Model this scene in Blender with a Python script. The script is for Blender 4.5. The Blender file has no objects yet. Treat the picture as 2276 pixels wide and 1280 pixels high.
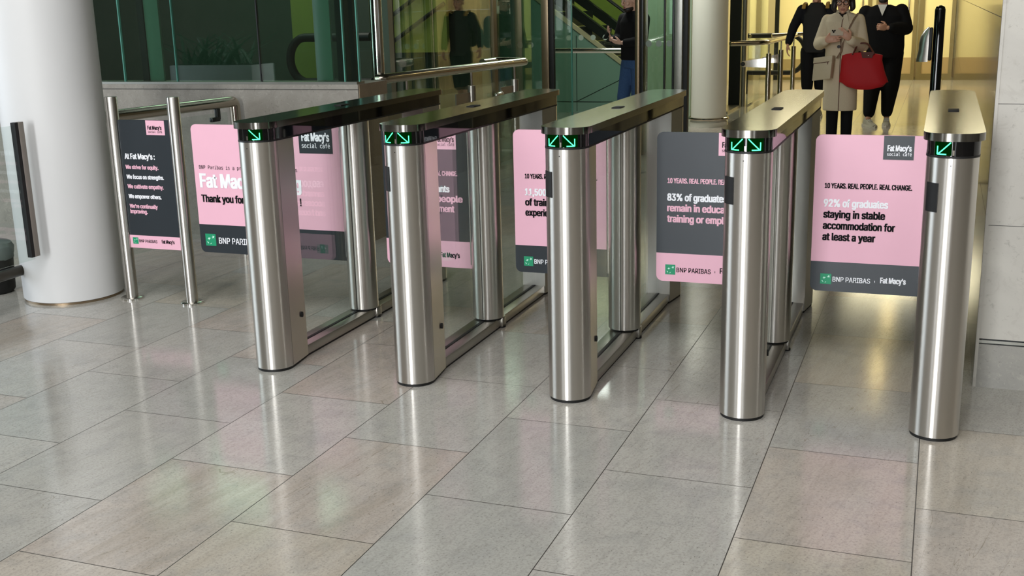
import bpy, bmesh, math, random, os
from mathutils import Vector, Matrix
R = random.Random(7)
PI = math.pi
scene = bpy.context.scene
COL = scene.collection

# ------------------------------------------------------------------ camera
def camera():
    yaw, pitch, roll, fpx = 0.3646, 0.2478, 0.0251, 2498.1
    cy, sy, cp, sp = math.cos(yaw), math.sin(yaw), math.cos(pitch), math.sin(pitch)
    f = Vector((-sy * cp, cy * cp, -sp)); r0 = Vector((cy, sy, 0)); d0 = f.cross(r0)
    cr, sr = math.cos(roll), math.sin(roll)
    r = cr * r0 + sr * d0; d = -sr * r0 + cr * d0
    cd = bpy.data.cameras.new('camera'); cam = bpy.data.objects.new('camera', cd); COL.objects.link(cam)
    m = Matrix((( r.x, -d.x, -f.x, 3.3252), (r.y, -d.y, -f.y, -4.152), (r.z, -d.z, -f.z, 1.5998), (0, 0, 0, 1)))
    cam.matrix_world = m
    cd.sensor_fit = 'HORIZONTAL'; cd.sensor_width = 36.0; cd.lens = fpx / 2276 * 36.0
    cd.clip_start = 0.05; cd.clip_end = 200
    scene.camera = cam
camera()

# ------------------------------------------------------------------ world, lights, exposure
scene.view_settings.view_transform = 'Standard'
scene.view_settings.look = 'None'
scene.view_settings.gamma = 1.0
scene.view_settings.use_curve_mapping = False
scene.view_settings.exposure = 0.16
w = bpy.data.worlds.new('sky'); scene.world = w; w.use_nodes = True
bg = w.node_tree.nodes['Background']; bg.inputs[0].default_value = (0.75, 0.86, 1.0, 1); bg.inputs[1].default_value = 0.9

def area(name, loc, rot, sx, sy, power, color=(1, 1, 1), spread=None):
    l = bpy.data.lights.new(name, 'AREA'); l.shape = 'RECTANGLE'; l.size = sx; l.size_y = sy
    l.energy = power; l.color = color
    if spread: l.spread = spread
    o = bpy.data.objects.new(name, l); COL.objects.link(o); o.location = loc; o.rotation_euler = rot
    return o
# daylight through the tall entrance window behind the camera and the glazed left side, plus added fills
area('daylight_entrance_window', (1.35, -12.9, 3.0), (PI / 2, 0, 0), 1.7, 5.6, 800, (0.96, 0.98, 1.0))
area('banding_light_east', (5.2, -12.9, 3.0), (PI / 2, 0, 0), 1.0, 5.6, 60, (0.96, 0.98, 1.0))  # dimmer side strip added to put bands on the steel posts
area('banding_light_west', (-3.4, -12.9, 3.0), (PI / 2, 0, 0), 1.2, 5.6, 60, (0.94, 0.97, 1.0))  # second strip added for the post banding
area('daylight_side_window', (-8.8, -1.5, 2.6), (PI / 2, 0, -PI / 2), 6.0, 4.4, 260, (0.80, 0.90, 1.0))
area('overhead_fill_light', (0.5, -4.5, 6.4), (0, 0, 0), 9.0, 7.0, 430, (0.97, 0.98, 1.0))  # unseen overhead fill added for softness and to lift the floor
# warm ceiling lighting of the corridor, greenish light of the escalator hall
area('corridor_ceiling_light', (1.9, 16.9, 3.35), (0, 0, 0), 2.8, 2.6, 190, (1.0, 0.90, 0.58))
area('lobby_ceiling_light', (2.2, 9.4, 3.35), (0, 0, 0), 1.6, 4.0, 7, (1.0, 0.90, 0.66))
area('escalator_hall_light', (-3.0, 13.4, 3.35), (0, 0, 0), 4.0, 1.6, 60, (0.95, 1.0, 0.60))
area('hall_fill', (-3.2, 5.4, 3.35), (0, 0, 0), 2.5, 1.5, 42, (0.92, 1.0, 0.85))  # unseen fill added to brighten the hall behind the reflective glass
area('entrance_lobby_light', (-0.4, 9.4, 3.35), (0, 0, 0), 1.6, 1.4, 80, (0.97, 1.0, 0.94))

# ------------------------------------------------------------------ node helpers / materials
def srgb(r, g, b):
    f = lambda c: (c / 255 / 12.92) if c / 255 <= 0.04045 else ((c / 255 + 0.055) / 1.055) ** 2.4
    return (f(r), f(g), f(b), 1.0)

class NT:
    def __init__(s, name):
        s.m = bpy.data.materials.new(name); s.m.use_nodes = True; s.t = s.m.node_tree
        s.t.nodes.clear(); s.out = s.t.nodes.new('ShaderNodeOutputMaterial')
    def n(s, typ, **kw):
        nd = s.t.nodes.new('ShaderNode' + typ)
        for k, v in kw.items():
            setattr(nd, k, v)
        return nd
    def l(s, a, b): s.t.links.new(a, b)
    def setin(s, nd, i, v):
        if hasattr(v, 'is_output') or isinstance(v, bpy.types.NodeSocket): s.l(v, nd.inputs[i])
        else: nd.inputs[i].default_value = v
    def math(s, op, a, b=0.0, c=None):
        nd = s.n('Math', operation=op); s.setin(nd, 0, a); s.setin(nd, 1, b)
        if c is not None: s.setin(nd, 2, c)
        return nd.outputs[0]
    def mix(s, f, a, b, blend='MIX'):
        nd = s.n('Mix', data_type='RGBA', blend_type=blend); s.setin(nd, 0, f); s.setin(nd, 6, a); s.setin(nd, 7, b)
        return nd.outputs[2]
    def pos(s): return s.n('NewGeometry').outputs['Position']
    def obj(s): return s.n('TexCoord').outputs['Object']
    def mapping(s, v, scale=(1, 1, 1), rot=(0, 0, 0), loc=(0, 0, 0)):
        nd = s.n('Mapping'); s.l(v, nd.inputs[0]); nd.inputs[1].default_value = loc; nd.inputs[2].default_value = rot; nd.inputs[3].default_value = scale
        return nd.outputs[0]
    def noise(s, v, scale, detail=4, rough=0.55, dist=0.0):
        nd = s.n('TexNoise'); s.l(v, nd.inputs['Vector']); nd.inputs['Scale'].default_value = scale
        nd.inputs['Detail'].default_value = detail; nd.inputs['Roughness'].default_value = rough; nd.inputs['Distortion'].default_value = dist
        return nd.outputs[0]
    def ramp(s, f, stops):
        nd = s.n('ValToRGB'); s.l(f, nd.inputs[0]); e = nd.color_ramp.elements
        while len(e) < len(stops): e.new(0.5)
        for i, (p, c) in enumerate(stops): e[i].position = p; e[i].color = c if len(c) == 4 else (*c, 1)
        return nd.outputs[0]
    def maprange(s, f, a, b, c, d):
        nd = s.n('MapRange'); s.setin(nd, 0, f)
        for i, v in enumerate((a, b, c, d)): nd.inputs[i + 1].default_value = v
        return nd.outputs[0]
    def bsdf(s, color=(0.5, 0.5, 0.5, 1), rough=0.5, metal=0.0, spec=0.5, normal=None, emit=None, estr=0, **kw):
        b = s.n('BsdfPrincipled'); s.setin(b, 'Base Color', color); s.setin(b, 'Roughness', rough)
        s.setin(b, 'Metallic', metal); s.setin(b, 'Specular IOR Level', spec)
        if normal is not None: s.l(normal, b.inputs['Normal'])
        if emit is not None: s.setin(b, 'Emission Color', emit); s.setin(b, 'Emission Strength', estr)
        for k, v in kw.items(): s.setin(b, k, v)
        s.l(b.outputs[0], s.out.inputs[0]); return b
    def bump(s, h, strength=0.2, dist=0.01):
        nd = s.n('Bump'); nd.inputs['Strength'].default_value = strength; nd.inputs['Distance'].default_value = dist
        s.l(h, nd.inputs['Height']); return nd.outputs[0]

def plain(name, rgb, rough=0.5, metal=0.0, spec=0.5, vary=0.06, scale=30):
    t = NT(name); c = srgb(*rgb)
    n = t.noise(t.obj(), scale, 3)
    d = tuple(max(0, x * (1 - vary)) for x in c[:3]) + (1,); b = tuple(min(1, x * (1 + vary)) for x in c[:3]) + (1,)
    t.bsdf(t.mix(n, d, b), rough, metal, spec); return t.m

def emitter(name, rgb, strength):
    t = NT(name); e = t.n('Emission'); e.inputs[0].default_value = srgb(*rgb); e.inputs[1].default_value = strength
    t.l(e.outputs[0], t.out.inputs[0]); return t.m

def glass(name, tint=(0.9, 0.96, 0.93), f0=0.04, rough=0.0):
    """thin pane: Schlick reflection over a tinted see-through body"""
    t = NT(name); tr = t.n('BsdfTransparent'); tr.inputs[0].default_value = (*tint, 1)
    g = t.n('BsdfGlossy'); g.inputs['Roughness'].default_value = rough; g.inputs[0].default_value = (0.95, 0.98, 0.96, 1)
    lw = t.n('LayerWeight'); lw.inputs[0].default_value = 0.5
    fac = t.math('MULTIPLY_ADD', t.math('POWER', lw.outputs['Facing'], 5.0), 1 - f0, f0)
    m = t.n('MixShader'); t.l(fac, m.inputs[0]); t.l(tr.outputs[0], m.inputs[1]); t.l(g.outputs[0], m.inputs[2])
    t.l(m.outputs[0], t.out.inputs[0]); return t.m

def brushed(name, rgb=(196, 192, 184), rough=0.3, aniso=0.75, rot=0.0, axis='Z'):
    t = NT(name); n = t.noise(t.mapping(t.obj(), scale=(1, 1, 0.2)), 6, 2)
    c = srgb(*rgb); c2 = tuple(x * 0.96 for x in c[:3]) + (1,)
    tg = t.n('Tangent', direction_type='RADIAL', axis=axis)
    b = t.bsdf(t.mix(n, c2, c), rough, 1.0)
    b.inputs['Anisotropic'].default_value = aniso; b.inputs['Anisotropic Rotation'].default_value = rot
    t.l(tg.outputs[0], b.inputs['Tangent'])
    return t.m

M = {}
M['steel'] = brushed('brushed_stainless_steel', (205, 201, 194), 0.32, 0.85, 0.25)
M['steel_flat'] = plain('satin_stainless_steel', (178, 174, 166), 0.30, 1.0, vary=0.05, scale=80)
def mat_lid():
    t = NT('brushed_steel_lid'); n = t.noise(t.mapping(t.obj(), scale=(2, 60, 2)), 6, 4, 0.6)
    t.bsdf(t.mix(n, srgb(118, 116, 109), srgb(124, 122, 115)), t.maprange(n, 0.3, 0.7, 0.13, 0.17), 1.0); return t.m
M['lid'] = mat_lid()
M['tube'] = plain('polished_steel_tube', (190, 182, 168), 0.16, 1.0, vary=0.04)
M['chrome'] = plain('bright_steel', (215, 212, 205), 0.1, 1.0, vary=0.03)
M['bronze'] = plain('bronze_anodised_frame', (140, 122, 98), 0.35, 0.8, vary=0.06)
M['alu'] = plain('silver_mullion', (150, 150, 142), 0.35, 0.8, vary=0.05)
M['black_gloss'] = plain('black_gloss_fascia', (8, 8, 9), 0.04, 0.0, 0.5, vary=0.1)
M['black'] = plain('black_rubber', (12, 12, 12), 0.55)
M['gunmetal'] = plain('dark_frame', (22, 26, 25), 0.35, 0.3)
M['pink'] = plain('pink_print', (240, 186, 204), 0.42, 0, 0.4, vary=0.02, scale=12)
M['dark'] = plain('charcoal_print', (44, 50, 55), 0.38, 0, 0.4, vary=0.04, scale=12)
M['ink'] = plain('black_ink', (12, 12, 14), 0.75, spec=0.2)
M['white_ink'] = plain('white_ink', (246, 247, 252), 0.5, vary=0.01)
M['green_ink'] = plain('green_emblem_ink', (26, 150, 106), 0.45, vary=0.05)
M['mint_ink'] = plain('mint_ink', (205, 250, 232), 0.5, vary=0.01)
M['arrow'] = emitter('green_led_arrow', (80, 255, 165), 2.6)
M['arrow_glow'] = emitter('green_led_glow', (0, 62, 10), 0.35)
M['glass_clear'] = glass('clear_glass', (0.93, 0.96, 0.945))
M['glass_edge'] = plain('green_glass_edge', (90, 150, 135), 0.1)
M['glass_green'] = glass('green_tinted_glass', (0.80, 0.88, 0.82), 0.05)
M['glass_dark'] = glass('dark_green_glass', (0.58, 0.72, 0.65), 0.08)
M['glass_mirror'] = glass('reflective_glass', (0.76, 0.82, 0.75), 0.16)
M['frost'] = plain('frosted_dot', (142, 156, 142), 0.6)
M['plaster'] = plain('white_painted_plaster', (214, 214, 213), 0.5, vary=0.015, scale=4)
M['cream_plaster'] = plain('cream_painted_plaster', (226, 222, 210), 0.5, vary=0.015, scale=4)

def mat_floor():
    t = NT('limestone_floor_tiles'); p = t.pos(); sx = t.n('SeparateXYZ'); t.l(p, sx.inputs[0]); X, Y = sx.outputs[0], sx.outputs[1]
    u = t.math('DIVIDE', t.math('SUBTRACT', X, 0.2339), 0.5169); cu = t.math('FLOOR', u); fu = t.math('SUBTRACT', u, cu)
    odd = t.math('FLOORED_MODULO', cu, 2.0)
    v = t.math('DIVIDE', t.math('ADD', t.math('SUBTRACT', Y, 0.155), t.math('MULTIPLY', odd, 0.3785)), 0.757)
    cv = t.math('FLOOR', v); fv = t.math('SUBTRACT', v, cv)
    du = t.math('MULTIPLY', t.math('MINIMUM', fu, t.math('SUBTRACT', 1.0, fu)), 0.5169)
    dv = t.math('MULTIPLY', t.math('MINIMUM', fv, t.math('SUBTRACT', 1.0, fv)), 0.757)
    joint = t.math('LESS_THAN', t.math('MINIMUM', du, dv), 0.0017)
    idv = t.n('CombineXYZ'); t.l(cu, idv.inputs[0]); t.l(cv, idv.inputs[1])
    wn = t.n('TexWhiteNoise', noise_dimensions='3D'); t.l(idv.outputs[0], wn.inputs['Vector'])
    sc = t.n('SeparateColor'); t.l(wn.outputs['Color'], sc.inputs[0]); r1, r2, r3 = sc.outputs[0], sc.outputs[1], sc.outputs[2]
    off = t.n('VectorMath', operation='MULTIPLY_ADD'); t.l(wn.outputs['Color'], off.inputs[0]); off.inputs[1].default_value = (7, 7, 7); t.l(p, off.inputs[2])
    pv = off.outputs[0]
    pr = t.mapping(pv, rot=(0, 0, 0.16))
    streak = t.noise(t.mapping(pr, scale=(10, 0.9, 1)), 1.0, 7, 0.62, 0.4); fine = t.noise(t.mapping(pr, scale=(60, 7, 1)), 1.0, 4, 0.7)
    speck = t.noise(pv, 120, 5, 0.75); blot = t.noise(pv, 7, 6, 0.65, 0.4)
    vor = t.n('TexVoronoi'); vor.inputs['Scale'].default_value = 46; t.l(t.mapping(pr, scale=(1.7, 0.7, 1)), vor.inputs['Vector'])
    pits = t.math('MULTIPLY', t.math('LESS_THAN', vor.outputs['Distance'], 0.12), t.math('GREATER_THAN', blot, 0.47))
    grey = t.mix(r2, srgb(172, 171, 163), srgb(182, 178, 169)); warm = t.mix(r3, srgb(186, 178, 162), srgb(182, 171, 161))
    base = t.mix(t.math('GREATER_THAN', r1, 0.55), grey, warm)
    base = t.mix(t.math('MULTIPLY', t.maprange(streak, 0.42, 0.68, 0, 1), t.maprange(r1, 0.35, 0.95, 0.08, 0.7)), base, srgb(154, 144, 129))
    base = t.mix(t.math('MULTIPLY', t.maprange(streak, 0.55, 0.35, 0, 1), 0.22), base, srgb(182, 178, 168))
    base = t.mix(t.math('MULTIPLY', t.maprange(blot, 0.48, 0.70, 0, 1), 0.45), base, srgb(146, 146, 142))
    base = t.mix(t.math('MULTIPLY', t.maprange(fine, 0.50, 0.74, 0, 1), 0.28), base, srgb(122, 118, 108))
    base = t.mix(t.math('MULTIPLY', t.maprange(speck, 0.48, 0.66, 0, 1), 0.5), base, srgb(124, 120, 112))
    base = t.mix(t.math('MULTIPLY', pits, 0.5), base, srgb(84, 80, 72))
    crack = t.noise(t.mapping(pr, scale=(5.0, 0.55, 1)), 1.0, 4, 0.55, 0.8)
    cm = t.math('MULTIPLY', t.math('LESS_THAN', t.math('ABSOLUTE', t.math('SUBTRACT', crack, 0.47)), 0.0014), t.math('GREATER_THAN', r3, 0.72))
    base = t.mix(t.math('MULTIPLY', cm, 0.45), base, srgb(112, 100, 78))
    base = t.mix(joint, base, srgb(58, 54, 48))
    rough = t.math('ADD', t.maprange(speck, 0.3, 0.7, 0.09, 0.15), t.math('MULTIPLY', joint, 0.3))
    t.bsdf(base, rough, 0, 0.55, normal=t.bump(speck, 0.06, 0.001)); return t.m
M['floor'] = mat_floor()

def mat_stone(name, a, b, c, scale=3.0, rough=0.6, spec=0.3, bump=0.15, sc=(1, 1, 1)):
    t = NT(name); p = t.mapping(t.obj(), scale=sc)
    n1 = t.noise(p, scale, 6, 0.62, 1.4); n2 = t.noise(p, scale * 14, 4, 0.7); n3 = t.noise(p, scale * 4, 5, 0.7, 2.5)
    col = t.mix(t.maprange(n1, 0.3, 0.7, 0, 1), srgb(*a), srgb(*b))
    col = t.mix(t.maprange(n3, 0.56, 0.72, 0, 0.7), col, srgb(*c))
    col = t.mix(t.maprange(n2, 0.60, 0.75, 0, 0.7), col, srgb(*[max(0, x - 45) for x in a]))
    t.bsdf(col, rough, 0, spec, normal=t.bump(n2, bump, 0.004)); return t.m
M['granite'] = mat_stone('grey_swirled_granite', (138, 133, 124), (154, 149, 139), (176, 171, 160), 4.5)
M['granite_return'] = mat_stone('brown_stone_return', (128, 112, 92), (142, 126, 104), (150, 134, 112), 4)
M['limestone'] = mat_stone('pale_limestone', (190, 186, 178), (202, 198, 189), (182, 177, 168), 2.2, 0.55, 0.3, 0.05)
M['plinth'] = mat_stone('speckled_grey_plinth', (150, 148, 142), (166, 163, 155), (184, 180, 168), 6.0, 0.45, 0.4, 0.08)
def mat_marble():
    t = NT('polished_brown_marble'); p = t.mapping(t.pos(), scale=(1, 5.5, 0.25))
    n = t.noise(p, 2.0, 6, 0.65, 0.6)
    t.bsdf(t.mix(t.maprange(n, 0.3, 0.7, 0, 1), srgb(112, 100, 80), srgb(146, 132, 108)), 0.09, 0, 0.9); return t.m
M['marble'] = mat_marble()
M['teal'] = plain('teal_cladding', (124, 156, 140), 0.35, 0, 0.5, vary=0.04, scale=2)
M['lime_wall'] = plain('lime_yellow_wall', (168, 168, 84), 0.6, vary=0.04, scale=3)
M['cream_wall'] = plain('cream_wall', (234, 222, 168), 0.5, vary=0.03, scale=3)
M['olive_frame'] = plain('olive_bronze_frame', (122, 108, 62), 0.4, 0.3, vary=0.05)
M['beige_panel'] = plain('beige_panel', (186, 176, 140), 0.5, vary=0.03, scale=3)
M['sand_panel'] = plain('sandstone_panel', (178, 154, 108), 0.45, vary=0.06, scale=5)
M['dark_wall'] = plain('dark_green_wall', (62, 72, 62), 0.6, vary=0.1, scale=2)
M['ceil'] = plain('matt_ceiling', (150, 148, 142), 0.8)
M['brown_wall'] = mat_stone('taupe_wall', (96, 90, 82), (110, 104, 96), (120, 112, 102), 1.5)
M['sky_glass'] = plain('light_shelf', (200, 205, 210), 0.5)

# ------------------------------------------------------------------ geometry helpers
def link(name, me, mats=None, parent=None):
    o = bpy.data.objects.new(name, me); COL.objects.link(o)
    if mats is not None:
        for m in (mats if isinstance(mats, (list, tuple)) else [mats]): me.materials.append(m)
    if parent is not None: o.parent = parent
    return o

class MB:
    """collects shapes into one mesh"""
    def __init__(s): s.bm = bmesh.new(); s.mi = 0
    def _mark(s, faces):
        for f in faces: f.material_index = s.mi
    def box(s, a, b, bev=0.0, mat=None):
        x0, y0, z0 = a; x1, y1, z1 = b
        vs = [s.bm.verts.new(v) for v in ((x0, y0, z0), (x1, y0, z0), (x1, y1, z0), (x0, y1, z0), (x0, y0, z1), (x1, y0, z1), (x1, y1, z1), (x0, y1, z1))]
        fs = [s.bm.faces.new([vs[i] for i in q]) for q in ((3, 2, 1, 0), (4, 5, 6, 7), (0, 1, 5, 4), (1, 2, 6, 5), (2, 3, 7, 6), (3, 0, 4, 7))]
        if mat is not None:
            for v in vs: v.co = mat @ v.co
        s._mark(fs)
        if bev > 0:
            es = set(e for f in fs for e in f.edges)
            r = bmesh.ops.bevel(s.bm, geom=list(es), offset=bev, segments=2, affect='EDGES', profile=0.5)
            s._mark(r['faces'])
        return s
    def prism(s, pts, z0, z1, bev=0.0, smooth=True, mat=None):
        lo = [s.bm.verts.new((p[0], p[1], z0)) for p in pts]; hi = [s.bm.verts.new((p[0], p[1], z1)) for p in pts]
        n = len(pts); fs = []
        for i in range(n):
            j = (i + 1) % n; f = s.bm.faces.new((lo[i], lo[j], hi[j], hi[i])); f.smooth = smooth; fs.append(f)
        top = s.bm.faces.new(hi); bot = s.bm.faces.new(lo[::-1]); fs += [top, bot]
        s._mark(fs)
        if bev > 0:
            r = bmesh.ops.bevel(s.bm, geom=list(top.edges), offset=bev, segments=2, affect='EDGES', profile=0.5); s._mark(r['faces'])
        if mat is not None:
            for v in lo + hi:
                if v.is_valid: v.co = mat @ v.co
        return s
    def tube(s, path, rad, seg=16, caps=True, closed=False, flat=None):
        """sweep of a circle (or flat=(rx,ry) factor) along a path; rad may be a list"""
        P = [Vector(p) for p in path]; n = len(P); rad = rad if isinstance(rad, (list, tuple)) else [rad] * n
        rings = []; up = None
        for i in range(n):
            if closed: t = (P[(i + 1) % n] - P[i - 1]).normalized()
            else: t = (P[min(i + 1, n - 1)] - P[max(i - 1, 0)]).normalized()
            if up is None:
                a = Vector((0, 0, 1)) if abs(t.z) < 0.9 else Vector((0, 1, 0))
                u = t.cross(a).normalized()
            else:
                u = (up - t * up.dot(t)).normalized()
            up = u; v = t.cross(u)
            fx, fy = flat if flat else (1, 1)
            rings.append([s.bm.verts.new(P[i] + rad[i] * (fx * math.cos(k * 2 * PI / seg) * u + fy * math.sin(k * 2 * PI / seg) * v)) for k in range(seg)])
        m = n if closed else n - 1; fs = []
        for i in range(m):
            A, B = rings[i], rings[(i + 1) % n]
            for k in range(seg):
                f = s.bm.faces.new((A[k], A[(k + 1) % seg], B[(k + 1) % seg], B[k])); f.smooth = True; fs.append(f)
        if caps and not closed:
            fs.append(s.bm.faces.new(rings[0][::-1])); fs.append(s.bm.faces.new(rings[-1]))
        s._mark(fs); return s
    def cyl(s, c, r, z0, z1, seg=32, r1=None):
        return s.tube([(c[0], c[1], z0), (c[0], c[1], z1)], [r, r if r1 is None else r1], seg)
    def lathe(s, c, prof, seg=40):
        rings = []
        for (r, z) in prof:
            rings.append([s.bm.verts.new((c[0] + r * math.cos(k * 2 * PI / seg), c[1] + r * math.sin(k * 2 * PI / seg), z)) for k in range(seg)])
        fs = []
        for A, B in zip(rings, rings[1:]):
            for k in range(seg):
                f = s.bm.faces.new((A[k], A[(k + 1) % seg], B[(k + 1) % seg], B[k])); f.smooth = True; fs.append(f)
        fs.append(s.bm.faces.new(rings[0][::-1])); fs.append(s.bm.faces.new(rings[-1])); s._mark(fs); return s
    def loft(s, rings, caps=True, smooth=True):
        R_ = [[s.bm.verts.new(p) for p in r] for r in rings]; n = len(R_[0]); fs = []
        for A, B in zip(R_, R_[1:]):
            for k in range(n):
                f = s.bm.faces.new((A[k], A[(k + 1) % n], B[(k + 1) % n], B[k])); f.smooth = smooth; fs.append(f)
        if caps: fs.append(s.bm.faces.new(R_[0][::-1])); fs.append(s.bm.faces.new(R_[-1]))
        s._mark(fs); return s
    def ball(s, c, r, seg=20, rot=None):
        r = r if isinstance(r, (tuple, list)) else (r, r, r)
        m = Matrix.Translation(c) @ (rot.to_4x4() if rot is not None else Matrix.Identity(4)) @ Matrix.Diagonal((*r, 1))
        q = bmesh.ops.create_uvsphere(s.bm, u_segments=seg, v_segments=max(8, seg // 2), radius=1.0, matrix=m)
        fs = set(f for v in q['verts'] for f in v.link_faces)
        for f in fs: f.smooth = True
        s._mark(fs); return s
    def mesh(s, name, sharp=None):
        me = bpy.data.meshes.new(name); bmesh.ops.recalc_face_normals(s.bm, faces=s.bm.faces[:]); s.bm.to_mesh(me); s.bm.free()
        if sharp is not None: me.set_sharp_from_angle(angle=math.radians(sharp))
        return me
    def build(s, name, mats, parent=None, sharp=40):
        return link(name, s.mesh(name, sharp), mats, parent)

def tag(o, label=None, cat=None, group=None, kind=None):
    if label: o['label'] = label
    if cat: o['category'] = cat
    if group: o['group'] = group
    if kind: o['kind'] = kind
    return o
def thing(name, loc, label, cat, group=None, rz=0.0):
    o = bpy.data.objects.new(name, None); COL.objects.link(o); o.location = loc; o.rotation_euler = (0, 0, rz)
    o.empty_display_size = 0.1
    return tag(o, label, cat, group)
def struct(o): o['kind'] = 'structure'; return o
def arcpts(c, r, a0, a1, n):
    return [(c[0] + r * math.cos(a0 + (a1 - a0) * i / n), c[1] + r * math.sin(a0 + (a1 - a0) * i / n)) for i in range(n + 1)]
def copy_tree(o, parent=None):
    c = o.copy(); COL.objects.link(c)
    if parent is not None: c.parent = parent
    for ch in list(o.children): copy_tree(ch, c)
    return c

# ------------------------------------------------------------------ lettering
FONTDIR = os.path.join(bpy.utils.resource_path('LOCAL'), 'datafiles', 'fonts')
def font(fn):
    try: return bpy.data.fonts.load(os.path.join(FONTDIR, fn))
    except Exception: return None
F_SANS, F_MONO = font('Inter.woff2'), font('DejaVuSansMono.woff2')
def text_mesh(s, fnt, spacing=1.0):
    cu = bpy.data.curves.new('lettering', 'FONT'); cu.body = s; cu.size = 1.0; cu.extrude = 0.0; cu.space_character = spacing
    cu.resolution_u = 4
    if fnt: cu.font = fnt
    o = bpy.data.objects.new('lettering', cu); COL.objects.link(o)
    dg = bpy.context.evaluated_depsgraph_get(); me = bpy.data.meshes.new_from_object(o.evaluated_get(dg))
    bpy.data.objects.remove(o); bpy.data.curves.remove(cu); return me
_cap = {}
def capheight(fnt):
    k = fnt.name if fnt else ''
    if k not in _cap:
        me = text_mesh('H', fnt); ys = [v.co.y for v in me.vertices]; _cap[k] = (max(ys) - min(ys)); bpy.data.meshes.remove(me)
    return _cap[k]
def lettering(parent, s, x, z, cap, mat, y, width, fnt=None, bold=0.0, spacing=1.0, name='lettering'):
    """text standing on the plane y, facing -Y, left end at x, baseline at z; bold widens the strokes"""
    fnt = fnt or F_SANS
    me = text_mesh(s, fnt, spacing); bb = bold * 0.35; sy = cap / (capheight(fnt) + 2 * bb)
    V = [(v.co.x, v.co.y) for v in me.vertices]; F = [tuple(p.vertices) for p in me.polygons]; bpy.data.meshes.remove(me)
    x0, x1 = min(v[0] for v in V) - bold, max(v[0] for v in V) + bold; sx = width / (x1 - x0)
    offs = [(0.0, 0.0)] if not bold else [(-bold, -bb), (-bold, bb), (-bold * 0.4, -bb), (-bold * 0.4, bb), (bold * 0.4, -bb), (bold * 0.4, bb), (bold, -bb), (bold, bb)]
    vs, fs = [], []
    for k, (dx, dy) in enumerate(offs):
        n = len(vs); vs += [(x + (vx + dx - x0) * sx, y - k * 0.00002, z + (vy + dy + bb) * sy) for vx, vy in V]
        fs += [tuple(i + n for i in f) for f in F]
    me = bpy.data.meshes.new(name); me.from_pydata(vs, [], fs); me.update()
    return link(name, me, mat, parent)
BOLD = dict(fnt=F_SANS, bold=0.045)
def emblem(parent, x, z, s, y):
    """square emblem with four star-like birds flying up along a curve"""
    b = MB(); b.mi = 0; b.box((x, y, z), (x + s, y + 0.0004, z + s))
    b.mi = 1
    def shape(pts, cx, cz, k, ang):
        ca, sa = math.cos(ang), math.sin(ang)
        vs = [b.bm.verts.new((x + s * (cx + k * (px * ca - pz * sa)), y - 0.0006, z + s * (cz + k * (px * sa + pz * ca)))) for px, pz in pts]
        f = b.bm.faces.new(vs); f.material_index = 1
    star = [(0.5, 0.0), (0.14, 0.10), (0.17, 0.42), (-0.03, 0.14), (-0.40, 0.20), (-0.16, 0.0), (-0.40, -0.20), (-0.03, -0.14), (0.17, -0.42), (0.14, -0.10)]
    bird = [(0.5, 0.0), (0.15, 0.12), (0.05, 0.34), (-0.12, 0.12), (-0.45, 0.05), (-0.2, -0.08), (-0.1, -0.3), (0.1, -0.12)]
    leaf = [(0.5, 0.0), (0.2, 0.15), (-0.2, 0.17), (-0.5, 0.02), (-0.25, -0.13), (0.15, -0.14)]
    shape(star, 0.76, 0.74, 0.36, 0.55); shape(bird, 0.36, 0.60, 0.36, 0.35); shape(leaf, 0.22, 0.27, 0.24, -0.85); shape(leaf, 0.50, 0.19, 0.18, 0.75)
    return b.build('emblem', [M['green_ink'], M['mint_ink']], parent)

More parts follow.
